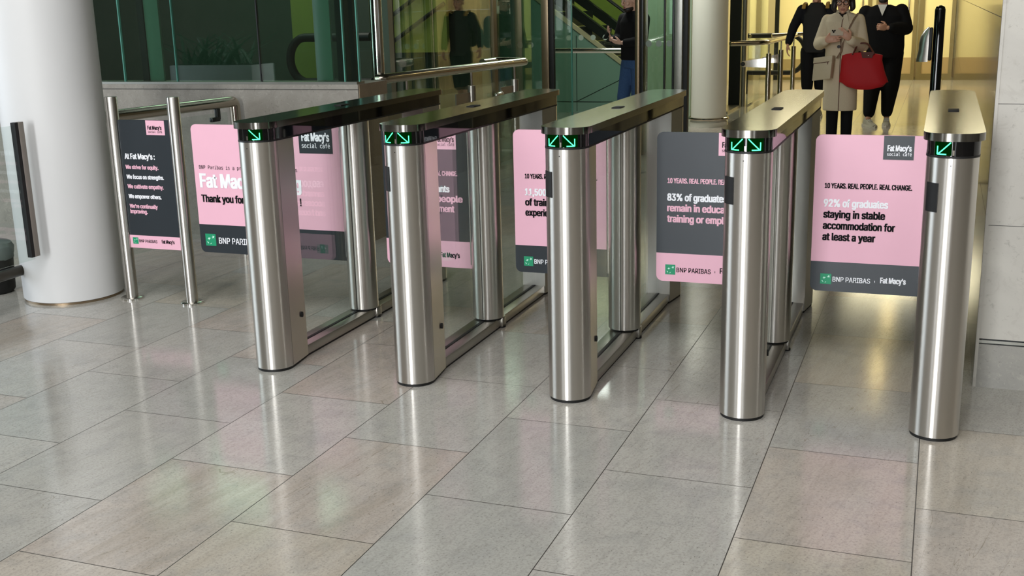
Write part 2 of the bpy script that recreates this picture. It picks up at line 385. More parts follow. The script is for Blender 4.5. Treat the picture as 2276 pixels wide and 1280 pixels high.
# ------------------------------------------------------------------ the setting
XT = [0.5335 + 0.7119 * i for i in range(5)]
YM = 0.956                                  # line of the pivots, the posts and the column
WX, WY = 3.529, 0.69                        # corner of the wall on the right
GY = 2.66                                   # front of the granite wall
JX = 0.525
BY = 18.97                                  # back wall of the corridor
def setting():
    b = MB(); b.box((-9, -13, -0.2), (9, 21, 0)); struct(b.build('floor', M['floor']))
    b = MB(); b.box((-9, -13, 6.6), (9, GY, 6.8)); struct(b.build('ceiling', M['ceil']))
    b = MB(); b.box((-9, GY, 3.4), (WX, 21, 3.6)); b.box((-9, GY, 3.6), (9, GY + 0.15, 6.8)); struct(b.build('ceiling_inner', plain('dark_matt_ceiling', (84, 88, 82), 0.8)))
    # limestone wall on the right: three courses, plinth, polished brown side
    b = MB()
    zs = [0.209, 0.686, 1.171, 1.66, 2.15, 2.64, 3.13, 3.62, 4.6, 5.6, 6.6]
    for i in range(len(zs) - 1):
        for x0, x1 in ((WX + 0.012, 4.45), (4.452, 5.6), (5.602, 6.8), (6.802, 9.0)):
            b.box((x0, WY, zs[i] + 0.0012), (x1, WY + 0.03, zs[i + 1] - 0.0012))
    w = struct(b.build('wall_right', M['limestone']))
    b = MB(); b.box((WX + 0.02, WY + 0.004, 0), (9, WY + 0.5, 6.6)); b.build('joint_backing', M['gunmetal'], w)
    b = MB(); b.box((WX + 0.004, WY - 0.002, 0.0), (9, WY + 0.03, 0.186)); w2 = b.build('plinth_course', M['plinth'], w)
    b = MB(); b.box((WX + 0.004, WY + 0.002, 0.191), (9, WY + 0.03, 0.203)); b.build('reveal_strip', M['alu'], w)
    b = MB(); b.box((WX, WY - 0.003, 0.0), (WX + 0.012, WY + 0.03, 6.6)); b.build('corner_trim', M['limestone'], w)
    b = MB()
    ys = [WY + 0.02, 2.1, 3.55, 5.0, 6.45, 7.9, 9.35, 10.8, 12.25, 13.7, 15.15, 16.6, BY]
    for i in range(len(ys) - 1):
        for z0, z1 in ((0, 0.72), (0.723, 1.5), (1.503, 3.4)):
            b.box((WX, ys[i] + 0.0015, z0), (WX + 0.04, ys[i + 1] - 0.0015, z1))
    b.build('marble_cladding', M['marble'], w)
    # granite wall with glazing on the left
    b = MB(); b.box((-9, GY, 0), (-0.349, GY + 0.42, 1.096)); wl = struct(b.build('wall_left', M['granite']))
    b = MB(); b.box((-9, GY - 0.006, 1.062), (-0.349, GY + 0.42, 1.0645)); b.build('coping_joint', M['gunmetal'], wl)
    b = MB(); b.box((-0.3495, GY + 0.012, 0), (-0.343, GY + 0.42, 1.096)); b.build('return_face', M['granite_return'], wl)
    b = MB(); b.box((-9, GY + 0.01, 1.096), (-0.36, GY + 0.12, 1.112)); b.build('sill_rail', M['alu'], wl)
    joints = [(-9, -2.30), (-2.285, -1.838), (-1.826, -1.133), (-1.127, -0.47), (-0.462, -0.36)]
    for i, (x0, x1) in enumerate(joints):
        b = MB(); b.box((x0, GY + 0.05, 1.112), (x1, GY + 0.064, 3.4)); g = struct(b.build('window_%d' % (i + 1), M['glass_dark']))
        b = MB(); b.box((x1 - 0.004, GY + 0.046, 1.112), (x1 + 0.004, GY + 0.068, 3.4)); b.build('glass_edge', M['glass_edge'] if i != 2 else M['black'], g)
    b = MB()
    b.box((-2.335, GY + 0.30, 1.1), (-2.28, GY + 0.36, 3.4)); b.box((-0.66, GY + 0.30, 1.1), (-0.52, GY + 0.36, 3.4)); b.box((-0.56, GY + 0.14, 1.1), (-0.50, GY + 0.2, 3.4))
    struct(b.build('trim_window_frame', M['gunmetal']))
    b = MB(); b.box((-2.278, GY + 0.31, 1.1), (-2.15, GY + 0.33, 3.4)); b.box((-0.85, GY + 0.33, 1.1), (-0.72, GY + 0.35, 3.4)); struct(b.build('trim_green_fin', M['teal']))
    # hall behind the glazing
    b = MB(); b.box((-9, 7.2, 0), (-1.33, 7.3, 3.4)); b.box((-9.0, GY, 0), (-8.9, 7.2, 3.4)); struct(b.build('wall_hall', M['dark_wall']))
    b = MB(); b.box((-2.80, 5.9, 0), (-2.45, 5.96, 3.4)); struct(b.build('wall_lime_panel', M['lime_wall']))
    b = MB(); b.box((-2.22, 6.9, 1.12), (-1.55, 6.96, 3.4)); struct(b.build('wall_lime_reflection', M['lime_wall']))  # added panel stands for the lime reflection in the glass wall
    b = MB()
    for z0 in (1.20, 1.47, 1.74): b.tube([(-2.22, 6.86, z0), (-1.55, 6.86, z0 + 0.42)], 0.022, 8)
    struct(b.build('trim_mirrored_escalator', M['black']))  # added dark bars stand for the escalator lines mirrored in the glass
    # front part of the hall, behind the camera
    b = MB()
    for x0, x1, z0, z1 in ((-9, -4.0, 0, 6.6), (-2.8, 0.5, 0, 6.6), (2.2, 4.7, 0, 6.6), (5.7, 9, 0, 6.6), (-4.0, 5.7, 0, 0.15), (-4.0, 5.7, 5.85, 6.6)): b.box((x0, -13.2, z0), (x1, -13, z1))
    struct(b.build('wall_entrance', M['brown_wall']))
    b = MB()
    for y0, y1, z0, z1 in ((-13, -4.6, 0, 6.6), (1.6, GY, 0, 6.6), (-4.6, 1.6, 0, 0.3), (-4.6, 1.6, 4.9, 6.6)): b.box((-9.2, y0, z0), (-9, y1, z1))
    struct(b.build('wall_side', M['brown_wall']))
    b = MB(); b.box((9, -13, 0), (9.2, 2.66, 6.6)); struct(b.build('wall_far_right', M['brown_wall']))
    # columns
    b = MB(); b.lathe((-1.389, YM), [(0.268, 0.0), (0.268, 0.014), (0.28, 0.016), (0.28, 6.6)], 72); c = struct(b.build('column_left', M['plaster']))
    b = MB(); b.lathe((-1.389, YM), [(0.274, 0.0), (0.274, 0.012)], 72); b.build('base_joint', M['bronze'], c)
    b = MB(); b.lathe((0.53, 10.47), [(0.225, 0), (0.225, 3.4)], 48); c = struct(b.build('column_corridor', M['cream_plaster']))
    b = MB(); b.tube([(0.53 + 0.245 * math.cos(a), 10.47 + 0.245 * math.sin(a), 0.10) for a in [k * 2 * PI / 40 for k in range(40)]], 0.02, 8, closed=True); b.build('steel_ring', M['tube'], c)
    b = MB(); b.lathe((0.53, 10.47), [(0.24, 0), (0.24, 0.06)], 48); b.build('column_base', M['cream_plaster'], c)

    # glass wall running back from the granite wall
    b = MB(); b.cyl((-0.485, 3.24), 0.045, 0, 3.4, 24); struct(b.build('trim_steel_post', M['chrome']))
    b = MB(); b.box((-0.86, 4.02, 0), (-0.78, 4.10, 3.4)); struct(b.build('trim_grey_mullion', M['alu']))
    b = MB(); b.box((-0.87, 4.12, 0), (-0.85, 4.26, 3.4)); struct(b.build('trim_black_mullion', M['black']))
    for i, (y0, y1) in enumerate(((4.27, 5.02), (5.028, 6.40), (6.51, 7.55))):
        b = MB(); b.box((-0.857, y0, 0.02), (-0.845, y1, 3.4)); struct(b.build('window_%d' % (i + 6), M['glass_mirror']))
    b = MB(); b.box((-0.87, 6.41, 0), (-0.83, 6.50, 3.4)); struct(b.build('trim_bronze_mullion', M['bronze']))
    # glazed front of the entrance lobby
    F = 7.6
    def mull(name, x0, x1, m, d=0.08, y=F):
        b = MB(); b.box((x0, y - d / 2, 0), (x1, y + d / 2, 3.4), 0.004); return struct(b.build(name, m))
    mull('trim_brown_mullion', -1.32, -1.245, M['bronze'])
    mull('trim_mid_mullion', -0.737, -0.655, M['bronze']); mull('trim_mid_edge', -0.653, -0.60, M['black'], 0.06)
    mull('trim_dark_mullion', 0.37, 0.404, M['gunmetal'], 0.2)
    mull('trim_dark_joint', 0.60, 0.617, M['gunmetal'], 0.05)
    mull('trim_silver_mullion', 0.718, 0.80, M['alu']); mull('trim_black_jamb', 0.81, 0.86, M['black'], 0.1)
    mull('trim_thin_jamb', 0.69, 0.713, M['gunmetal'], 0.05)
    b = MB(); b.cyl((0.328, F), 0.037, 0, 3.4, 24); struct(b.build('trim_round_post', M['bronze']))
    for i, (x0, x1, m) in enumerate(((-1.24, -0.74, 'glass_dark'), (0.405, 0.60, 'glass_green'), (0.617, 0.69, 'glass_green'))):
        b = MB(); b.box((x0, F - 0.006, 0.02), (x1, F + 0.006, 3.4)); struct(b.build('window_%d' % (i + 9), M[m]))
    b = MB(); b.box((-0.60, F - 0.006, 0.02), (-0.40, F + 0.006, 3.4)); d = struct(b.build('door_1', M['glass_green']))
    b = MB(); b.box((-0.412, F - 0.01, 0.02), (-0.398, F + 0.01, 3.4)); b.build('leaf_edge', M['glass_edge'], d)
    for i, (x0, n, y, z, mm) in enumerate(((0.44, 4, F - 0.012, 1.16, 0.0),)):
        pass
    def dots(name, xs, y, z, parent, r=0.033):
        b = MB()
        for x in xs:
            vs = [b.bm.verts.new((x + r * math.cos(a), y, z + r * math.sin(a))) for a in [k * 2 * PI / 24 for k in range(24)]]
            b.bm.faces.new(vs)
        return b.build(name, M['frost'], parent)
    dots('manifestation_dots', [0.44, 0.547, 0.66], F - 0.008, 1.158, bpy.data.objects['window_10'])
    dots('manifestation_dots', [-1.12, -0.99, -0.87], F - 0.008, 1.158, bpy.data.objects['window_9'])
    # inner glazing of the lobby
    b = MB(); b.box((-1.62, 10.49, 0.02), (0.05, 10.50, 3.4)); g = struct(b.build('window_12', M['glass_clear']))
    dots('manifestation_dots', [-1.36, -1.192, -1.024, -0.857, -0.692, -0.52, -0.35], 10.484, 1.138, g, 0.036)
    b = MB(); b.box((-0.50, 11.3, 0), (0.12, 11.4, 3.4)); struct(b.build('wall_green_panel', plain('sage_panel', (160, 176, 150), 0.5)))
    # jamb at the left of the corridor
    b = MB(); b.box((0.30, 12.7, 0), (0.47, 12.78, 3.4)); struct(b.build('trim_corridor_jamb', M['gunmetal'])) if False else b.bm.free()
    b = MB(); b.box((JX - 0.22, 13.2, 0), (JX - 0.05, 13.28, 3.4)); struct(b.build('trim_corridor_jamb', M['gunmetal']))
    b = MB(); b.cyl((JX, 13.2), 0.034, 0, 3.4, 20); struct(b.build('trim_corridor_post', M['alu']))
    b = MB(); b.box((JX + 0.05, 13.3, 0.02), (JX + 0.06, 15.2, 3.4)); struct(b.build('window_13', M['glass_clear']))
    # escalator hall back wall
    b = MB(); b.box((-9, 15.2, 0), (-0.5, 15.3, 3.4)); b.box((-9, 7.3, 0), (-8.9, 15.2, 3.4)); struct(b.build('wall_lime', M['lime_wall']))
    # corridor end
    b = MB(); b.box((-0.5, BY, 0), (WX + 0.1, BY + 0.1, 3.4)); w = struct(b.build('wall_back', M['cream_wall']))
    b = MB(); b.box((-0.5, 15.2, 0), (-0.45, BY, 3.4)); struct(b.build('wall_corridor_left', M['beige_panel']))
    for x0, x1 in ((-0.45, -0.05), (-0.045, 0.19)):
        b = MB(); b.box((x0, BY - 0.05, 0), (x1, BY, 3.4)); b.build('beige_cladding', M['beige_panel'], w)
    b = MB(); b.box((-0.45, BY - 0.13, 2.15), (WX, BY, 3.4)); b.build('reflection_mask', plain('dark_reflection_mask', (74, 66, 40), 0.6), w)  # unseen dark box added to dim what the gate lids reflect
    b = MB(); b.box((0.2, BY - 0.06, 0), (0.27, BY, 3.4)); b.build('dark_post', M['gunmetal'], w)
    b = MB(); b.box((0.28, BY - 0.03, 0.02), (WX, BY - 0.002, 0.40)); b.build('sand_dado', M['sand_panel'], w)
    b = MB(); b.box((0.28, BY - 0.05, 0.0), (WX, BY - 0.002, 0.05)); b.build('skirting_line', M['olive_frame'], w)
    for i, (x0, x1) in enumerate(((2.86, 3.50), (2.08, 2.83), (1.25, 2.0))):
        d = tag(MB().box((x0 + 0.09, BY - 0.06, 0.12), (x1 - 0.07, BY - 0.05, 2.1)).build('door_%d' % (i + 2), M['cream_wall']), kind='structure')
        b = MB(); b.box((x0, BY - 0.09, 0), (x0 + 0.09, BY - 0.03, 2.15)); b.box((x1 - 0.07, BY - 0.09, 0), (x1, BY - 0.03, 2.15)); b.box((x0, BY - 0.09, 2.1), (x1, BY - 0.03, 2.15))
        b.box((x0, BY - 0.085, 0.0), (x1, BY - 0.03, 0.12)); b.build('door_frame', M['olive_frame'], d)
        b = MB(); b.box((x0 + 0.09, BY - 0.066, 0.12), (x1 - 0.07, BY - 0.055, 0.42)); b.build('kick_panel', M['sand_panel'], d)
        hx = x1 - 0.16 if i else x0 + 0.2
        if i:
            b = MB(); pts = [(hx, BY - 0.08, 0.98), (hx, BY - 0.12, 0.98), (hx, BY - 0.12, 1.5), (hx, BY - 0.08, 1.5)]
            b.tube(pts, 0.018, 10); b.build('door_handle', M['tube'], d)
setting()

# ------------------------------------------------------------------ speed gates
def post_outline(r=0.088, tail=0.065, yt=0.262, n=28):
    pts = arcpts((0, r), r, PI, 2 * PI, n)                      # left, front, right
    return pts + [(tail, yt), (-tail, yt)]
def lid_outline(hw=0.102, dep=0.1, y0=-0.004, y1=1.916, n=20, p=2.5):
    f = []
    for i in range(2 * n + 1):
        t = -PI / 2 + PI * i / (2 * n); sx = math.copysign(abs(math.sin(t)) ** (2 / p), math.sin(t)); c = abs(math.cos(t)) ** (2 / p)
        f.append((hw * sx, y0 + dep - dep * c))
    return f + [(x, y0 + y1 - y) for x, y in f[::-1]]
LY = 1.912
def gate_body(root, arrows, reader):
    flip = lambda pts: [(x, LY - y) for x, y in pts][::-1]
    # front post: curved shell, seam, tail cover
    for nm, fn in (('front_post', lambda p: p), ('rear_post', flip)):
        b = MB(); arc = arcpts((0, 0.088), 0.088, PI, 2 * PI, 32)
        b.prism(fn(arc + [(0.088, 0.092), (-0.088, 0.092)]), 0.013, 1.046)
        b.prism(fn([(0.0875, 0.0945), (0.066, 0.262), (-0.066, 0.262), (-0.0875, 0.0945)]), 0.013, 1.046, smooth=False)
        o = b.build(nm, M['steel'], root)
        b = MB(); b.prism(fn([(x * 0.955, 0.088 + (y - 0.088) * 0.955) for x, y in arc] + [(0.061, 0.255), (-0.061, 0.255)]), 0.0, 1.046); b.build('base_gasket', M['black'], o)
        if nm == 'front_post':
            b = MB(); m = Matrix.Translation((0.0755, 0.215, 0.222)) @ Matrix.Rotation(PI / 2, 4, 'Y'); b.tube([(0, 0, -0.012), (0, 0, 0.004)], 0.013, 16)
            for v in b.bm.verts: v.co = m @ Vector((v.co.x * 1.0, v.co.y * 0.6, v.co.z))
            b.build('key_knob', M['black'], o)
            b = MB(); b.ball((-0.006, 0.0003, 1.018), 0.0022, 8); b.build('sensor_pinhole', M['black'], o)
            if reader:
                b = MB(); A = [math.radians(-62 + 34 * k / 8) for k in range(9)]
                b.prism([(0.0905 * math.sin(q), 0.088 - 0.0905 * math.cos(q)) for q in A] + [(0.086 * math.sin(q), 0.088 - 0.086 * math.cos(q)) for q in A[::-1]], 0.852, 0.955)
                b.build('card_reader', M['black'], o)
    # fascia under the lid, with the arrow display at the front
    b = MB(); arc = arcpts((0, 0.0885), 0.0885, PI, 2 * PI, 36); b.prism(arc + flip(arc)[::1] if False else arc + [(0.0885, LY - 0.0885)] + [(x, LY - y) for x, y in arc[::-1]][1:], 1.0505, 1.1025)
    fa = b.build('fascia', M['black_gloss'], root)
    b = MB(); k = 1.012; b.prism([(x * k, 0.0885 + (y - 0.0885) * k) for x, y in arc] + [((x) * k, LY - 0.0885 - (y - 0.0885) * k) for x, y in arc[::-1]], 1.0435, 1.0507); b.build('fascia_lip', M['black'], fa)
    rr = 0.0885
    def onarc(x, z, d): return (x, rr - math.sqrt(rr * rr - x * x) - d, z)
    for s in arrows:
        b = MB(); N = 10; xs = [s * (0.006 + 0.056 * i / N) for i in range(N + 1)]
        for i in range(N):
            v = [b.bm.verts.new(onarc(xx, zz, 0.0006)) for xx, zz in ((xs[i], 1.053), (xs[i + 1], 1.053), (xs[i + 1], 1.1), (xs[i], 1.1))]; b.bm.faces.new(v)
        sc = b.build('display_glow', M['arrow_glow'], fa)  # faint emissive panel paints the LED glow around the arrow
        b = MB()
        tip = (s * 0.0505, 1.0575)
        seg = lambda p, q, n=8: [onarc(p[0] + (q[0] - p[0]) * i / n, p[1] + (q[1] - p[1]) * i / n, 0.0012) for i in range(n + 1)]
        b.tube(seg((s * 0.011, 1.0985), tip), 0.0021, 8); b.tube(seg((s * 0.0525, 1.0855), (s * 0.0525, 1.0565)), 0.0021, 8); b.tube(seg((s * 0.0235, 1.0575), (s * 0.0525, 1.0575)), 0.0021, 8)
        b.build('direction_arrow', M['arrow'], fa)
    b = MB(); b.box((-0.003, -0.0012, 1.054), (0.003, 0.001, 1.072)); b.build('fascia_glint', M['chrome'], fa)  # chrome chip stands in for the white reflection at the band centre
    # lid
    b = MB(); b.prism(lid_outline(), 1.1022, 1.13, 0.002); li = b.build('lid', M['lid'], root)
    b = MB(); b.box((-0.021, 0.80, 1.1295), (0.021, 0.885, 1.134), 0.003); b.build('sensor_slot', M['black'], li)
    # pivot column
    b = MB(); b.cyl((0, YM), 0.077, 0.062, 1.0435, 48); pc = b.build('pivot_column', M['steel'], root)
    b = MB(); b.cyl((0, YM), 0.070, 0.05, 0.064, 32); b.box((-0.0022, YM - 0.0776, 0.064), (0.0022, YM - 0.06, 1.042)); b.build('pivot_joint', M['black'], pc)
    # bottom rail
    b = MB(); b.box((-0.060, 0.25, 0.010), (0.060, LY - 0.25, 0.054), 0.002); b.box((0.05, YM + 0.005, 0.008), (0.072, YM + 0.06, 0.056), 0.002); ra = b.build('bottom_rail', M['steel_flat'], root)
    b = MB(); b.box((-0.056, 0.25, 0.0), (0.056, LY - 0.25, 0.011)); b.cyl((0.058, YM + 0.03), 0.02, 0, 0.01, 16); b.box((-0.0085, 0.262, 0.053), (0.0085, LY - 0.262, 0.0565)); b.build('rail_gasket', M['black'], ra)
    for y0, y1 in ((0.258, YM - 0.06), (YM + 0.06, LY - 0.258)):
        b = MB(); b.box((-0.005, y0, 0.052), (0.005, y1, 1.046)); b.build('glass_infill', M['glass_clear'], root)
    return root

def wing(root, x0, x1, z0, z1, split, body, foot, rad=0.03):
    yf, yb = YM - 0.006, YM + 0.006
    def outline(xa, za, xb, zb, ra, rb):
        pts = []
        def cor(cx, cz, r, a0):
            if r <= 0: return [(cx, cz)]
            return arcpts((cx, cz), r, a0, a0 + PI / 2, 8)
        pts += cor(xa + ra, za + ra, ra, PI) if ra else [(xa, za)]
        pts += [(xb, za), (xb, zb)]
        pts += cor(xa + rb, zb - rb, rb, PI / 2) if rb else [(xa, zb)]
        return pts
    m = Matrix.Rotation(PI / 2, 4, 'X')
    b = MB(); b.prism([(x, z) for x, z in outline(x0, z0, x1, z1, rad, rad)], -yb, -yf, smooth=False)
    for v in b.bm.verts: v.co = Vector((v.co.x, -v.co.z, v.co.y))
    wg = b.build('barrier_wing', M[body], root)
    b = MB(); b.prism(outline(x0, z0, x1, z0 + split, rad, 0), -yb - 0.0006, -yf + 0.0006, smooth=False)
    for v in b.bm.verts: v.co = Vector((v.co.x, -v.co.z, v.co.y))
    b.build('print_footer', M[foot], wg)
    b = MB(); b.tube([(x1 - 0.002, YM, z0 + 0.02), (x1 - 0.002, YM, z1 - 0.02)], 0.011, 10); b.build('wing_clamp', M['steel_flat'], wg)
    return wg
def patch(wg, x0, z0, x1, z1, y, m):
    b = MB(); b.box((x0, y - 0.0005, z0), (x1, y, z1)); return b.build('logo_patch', m, wg)
BX = 0.62                                   # condensed lettering
def panel_std(root, body, foot, lines, ink, first, footbnp, footfm, patchm, patchink, head, dx=0.0, kw=1.0):
    x0, z0 = -0.555, 0.305; y = YM - 0.0066
    wg = wing(root, x0, -0.077, z0, 1.01, 0.136, body, foot)
    I = lambda k: M[k]
    patch(wg, x0 + 0.285, z0 + 0.601, x0 + 0.410, z0 + 0.7045, y, I(patchm))
    yy = y - 0.0011
    lettering(wg, "Fat Macy's", x0 + 0.301, z0 + 0.638, 0.026, I(patchink), yy, width=0.099, **BOLD)
    lettering(wg, "social caf\u00e9", x0 + 0.301, z0 + 0.618, 0.0145, I(patchink), yy, width=0.100, fnt=F_MONO, bold=0.012)
    lettering(wg, "10 YEARS. REAL PEOPLE. REAL CHANGE.", x0 + 0.046 + dx, z0 + 0.469, 0.0235, I(head), yy, width=0.366 * kw, **BOLD)
    for k, (s, wd) in enumerate(lines):
        z = (0.386, 0.336, 0.285, 0.234)[k]
        lettering(wg, s, x0 + 0.045 + dx, z0 + z, 0.0345, I(first if k == 0 else ink), yy, width=wd * kw, **BOLD)
    emblem(wg, x0 + 0.044, z0 + 0.033, 0.048, yy - 0.0004)
    lettering(wg, "BNP PARIBAS", x0 + 0.098, z0 + 0.046, 0.0225, I(footbnp), yy, width=0.162, fnt=F_SANS, bold=0.016)
    b = MB(); b.box((x0 + 0.278, yy, z0 + 0.052), (x0 + 0.2805, yy + 0.0004, z0 + 0.061)); b.build('divider_mark', I(footfm), wg)
    lettering(wg, "Fat Macy's", x0 + 0.302, z0 + 0.051, 0.026, I(footfm), yy, width=0.108, **BOLD)

roots = []
GLAB = ["steel speed gate holding the wide pink thank-you wing, single green arrow pointing right",
        "steel speed gate with two green arrows, second counted from the white column",
        "steel speed gate with two green arrows, middle one of the row of five",
        "steel speed gate with two green arrows holding the 83% charcoal wing",
        "steel speed gate beside the limestone wall, single green arrow pointing left"]
for i, x in enumerate(XT):
    t = thing('speed_gate', (x, 0, 0), GLAB[i], 'turnstile', 'speed gates in a row'); roots.append(t)
    gate_body(t, [(1,), (-1, 1), (-1, 1), (-1, 1), (-1,)][i], i > 0)
panel_std(roots[4], 'pink', 'dark', [("92% of graduates", 0.273), ("staying in stable", 0.263), ("accommodation for", 0.307), ("at least a year", 0.227)], 'ink', 'white_ink', 'white_ink', 'white_ink', 'dark', 'white_ink', 'ink')
panel_std(roots[3], 'dark', 'pink', [("83% of graduates", 0.273), ("remain in education,", 0.335), ("training or employment", 0.385)], 'pink', 'white_ink', 'ink', 'ink', 'pink', 'ink', 'pink', 0.005, 1.02)
panel_std(roots[2], 'pink', 'dark', [("11,500+ hours", 0.226), ("of training", 0.175), ("experience", 0.180)], 'ink', 'white_ink', 'white_ink', 'white_ink', 'dark', 'white_ink', 'ink', 0.011, 1.0)
panel_std(roots[1], 'dark', 'pink', [("\u00a350,000+ in grants", 0.322), ("awarded to people", 0.392), ("access employment", 0.345), ("and housing", 0.20)], 'pink', 'white_ink', 'ink', 'ink', 'pink', 'ink', 'pink')
def wide_panel(root):
    x0, z0 = -0.994, 0.305; y = YM - 0.0066; yy = y - 0.0011
    wg = wing(root, x0, -0.077, z0, 1.01, 0.157, 'pink', 'dark')
    patch(wg, x0 + 0.669, z0 + 0.563, x0 + 0.867, z0 + 0.7045, y, M['dark'])
    lettering(wg, "Fat Macy's", x0 + 0.686, z0 + 0.627, 0.045, M['white_ink'], yy, width=0.165, **BOLD)
    lettering(wg, "social caf\u00e9", x0 + 0.686, z0 + 0.592, 0.024, M['white_ink'], yy, width=0.167, fnt=F_MONO, bold=0.012)
    lettering(wg, "BNP Paribas is a pr", x0 + 0.034, z0 + 0.464, 0.020, M['ink'], yy, width=0.268, fnt=F_MONO)
    lettering(wg, "s", x0 + 0.636, z0 + 0.464, 0.020, M['ink'], yy, width=0.011, fnt=F_MONO)
    lettering(wg, "Fat Mac", x0 + 0.030, z0 + 0.362, 0.078, M['white_ink'], yy, width=0.285, **BOLD)
    lettering(wg, "g", x0 + 0.622, z0 + 0.362, 0.078, M['white_ink'], yy, width=0.044, **BOLD)
    lettering(wg, "Thank you for", x0 + 0.030, z0 + 0.282, 0.041, M['ink'], yy, width=0.276, **BOLD)
    lettering(wg, "!", x0 + 0.650, z0 + 0.282, 0.041, M['ink'], yy, width=0.010, **BOLD)
    emblem(wg, x0 + 0.034, z0 + 0.038, 0.067, yy - 0.0004)
    lettering(wg, "BNP PARIBAS", x0 + 0.120, z0 + 0.053, 0.034, M['white_ink'], yy, width=0.245, fnt=F_SANS, bold=0.016)
wide_panel(roots[0])
# small maker's mark printed at the far end of the last lid
b = MB()
for k in range(7): b.box((-0.028 + k * 0.008, 1.80, 1.1301), (-0.023 + k * 0.008, 1.806 + 0.006 * (k > 3), 1.1304))
b.build('makers_mark', M['black'], [c for c in roots[4].children if c.name.startswith('lid')][0])

# ------------------------------------------------------------------ guard posts and sign board left of the gates
for px, lab in ((-0.975, 'slim brushed steel guard post touching the left edge of the charcoal values sign'), (-0.562, 'slim brushed steel guard post touching the right edge of the charcoal values sign')):
    t = thing('guard_post', (px, YM, 0), lab, 'post', 'steel posts carrying the values sign')
    b = MB(); b.lathe((0, 0), [(0.034, 0.01), (0.034, 1.150), (0.0325, 1.154), (0.0, 1.154)] if False else [(0.034, 0.01), (0.034, 1.150), (0.032, 1.154)], 36); b.build('tube', M['steel'], t)
    b = MB(); b.lathe((0, 0), [(0.064, 0), (0.064, 0.009), (0.058, 0.013), (0.036, 0.014)], 36); b.build('base_flange', M['chrome'], t)
def sign():
    x0, x1, z0, z1 = -0.940, -0.597, 0.305, 1.028
    t = thing('sign_board', (0, 0, 0), 'charcoal values sign with pink footer held between two steel posts', 'sign')
    b = MB(); b.box((x0, YM - 0.006, z0), (x1, YM + 0.006, z1)); bd = b.build('board', M['dark'], t)
    b = MB(); b.box((x0, YM - 0.0066, z0), (x1, YM - 0.006, 0.378)); b.build('print_footer', M['pink'], bd)
    y = YM - 0.0068
    b = MB(); b.box((-0.753, y, 0.947), (-0.630, y + 0.0007, z1 - 0.001)); b.build('logo_patch', M['pink'], bd)
    y -= 0.0008
    lettering(bd, "Fat Macy's", -0.742, 0.976, 0.022, M['ink'], y, width=0.093, **BOLD)
    lettering(bd, "social caf\u00e9", -0.740, 0.958, 0.0125, M['ink'], y, width=0.093, fnt=F_MONO, bold=0.010)
    lettering(bd, "At Fat Macy's :", -0.917, 0.811, 0.032, M['white_ink'], y, width=0.204, **BOLD)
    for s, z, w_, m in (("We strive for equity.", 0.755, 0.222, 'pink'), ("We focus on strengths.", 0.700, 0.252, 'white_ink'), ("We cultivate empathy.", 0.646, 0.244, 'pink'),
                        ("We empower others.", 0.590, 0.223, 'white_ink'), ("We're continually", 0.534, 0.191, 'pink'), ("improving.", 0.504, 0.120, 'pink')):
        lettering(bd, s, -0.918, z, 0.0235, M[m], y, width=w_, **BOLD)
    emblem(bd, -0.921, 0.328, 0.037, y)
    lettering(bd, "BNP PARIBAS", -0.879, 0.338, 0.017, M['ink'], y, width=0.124, fnt=F_SANS, bold=0.016)
    lettering(bd, "Fat Macy's", -0.724, 0.338, 0.021, M['ink'], y, width=0.086, **BOLD)
sign()

# ------------------------------------------------------------------ handrails and furniture around the gates
def round_path(pts, rad, n=8):
    """polyline with rounded corners"""
    P = [Vector(p) for p in pts]; out = [P[0]]
    for i in range(1, len(P) - 1):
        a = (P[i - 1] - P[i]); b = (P[i + 1] - P[i]); la, lb = a.length, b.length; a.normalize(); b.normalize()
        d = min(rad, la * 0.49, lb * 0.49); s, e = P[i] + a * d, P[i] + b * d
        for k in range(n + 1):
            t = k / n; out.append((1 - t) ** 2 * s + 2 * t * (1 - t) * P[i] + t * t * e)
    out.append(P[-1]); return out
def rail_wall():
    t = thing('handrail', (-1.30, 2.45, 0), 'dark steel handrail bending down in front of the granite wall', 'handrail')
    o = Vector((-1.30, 2.45, 0)); z = 0.985
    a = Vector((-1.52, 1.02, z)); e = Vector((-1.295, 2.52, z)); q = Vector((-1.27, 2.56, 0.0))
    b = MB(); b.tube([p - o for p in round_path([a, e, (q.x - 0.02, q.y + 0.03, z), (q.x, q.y + 0.03, 0.0)], 0.16)], 0.038, 16)
    b.cyl((a.x - o.x, a.y - o.y), 0.024, 0, z, 16); b.build('rail_tube', M['tube'], t)
    b = MB(); v = (e - a).normalized(); n = Vector((-v.y, v.x, 0)) * 0.006; p0 = a + v * 0.06; p1 = e + v * -0.02
    pts = [(p0 - n), (p1 - n), (p1 + n), (p0 + n)]
    b.prism([((p - o).x, (p - o).y) for p in pts], 0.10, z - 0.065, smooth=False); b.build('glass_panel', M['glass_clear'], t)
    b = MB(); c = a + v * ((e - a).length - 0.10) - o
    b.box((c.x - 0.012, c.y - 0.03, z - 0.11), (c.x + 0.012, c.y + 0.01, z - 0.03), 0.004); b.box((c.x - 0.014, c.y - 0.09, z - 0.12), (c.x + 0.014, c.y - 0.0, z - 0.09), 0.004); b.build('glass_clamp', M['gunmetal'], t)
rail_wall()
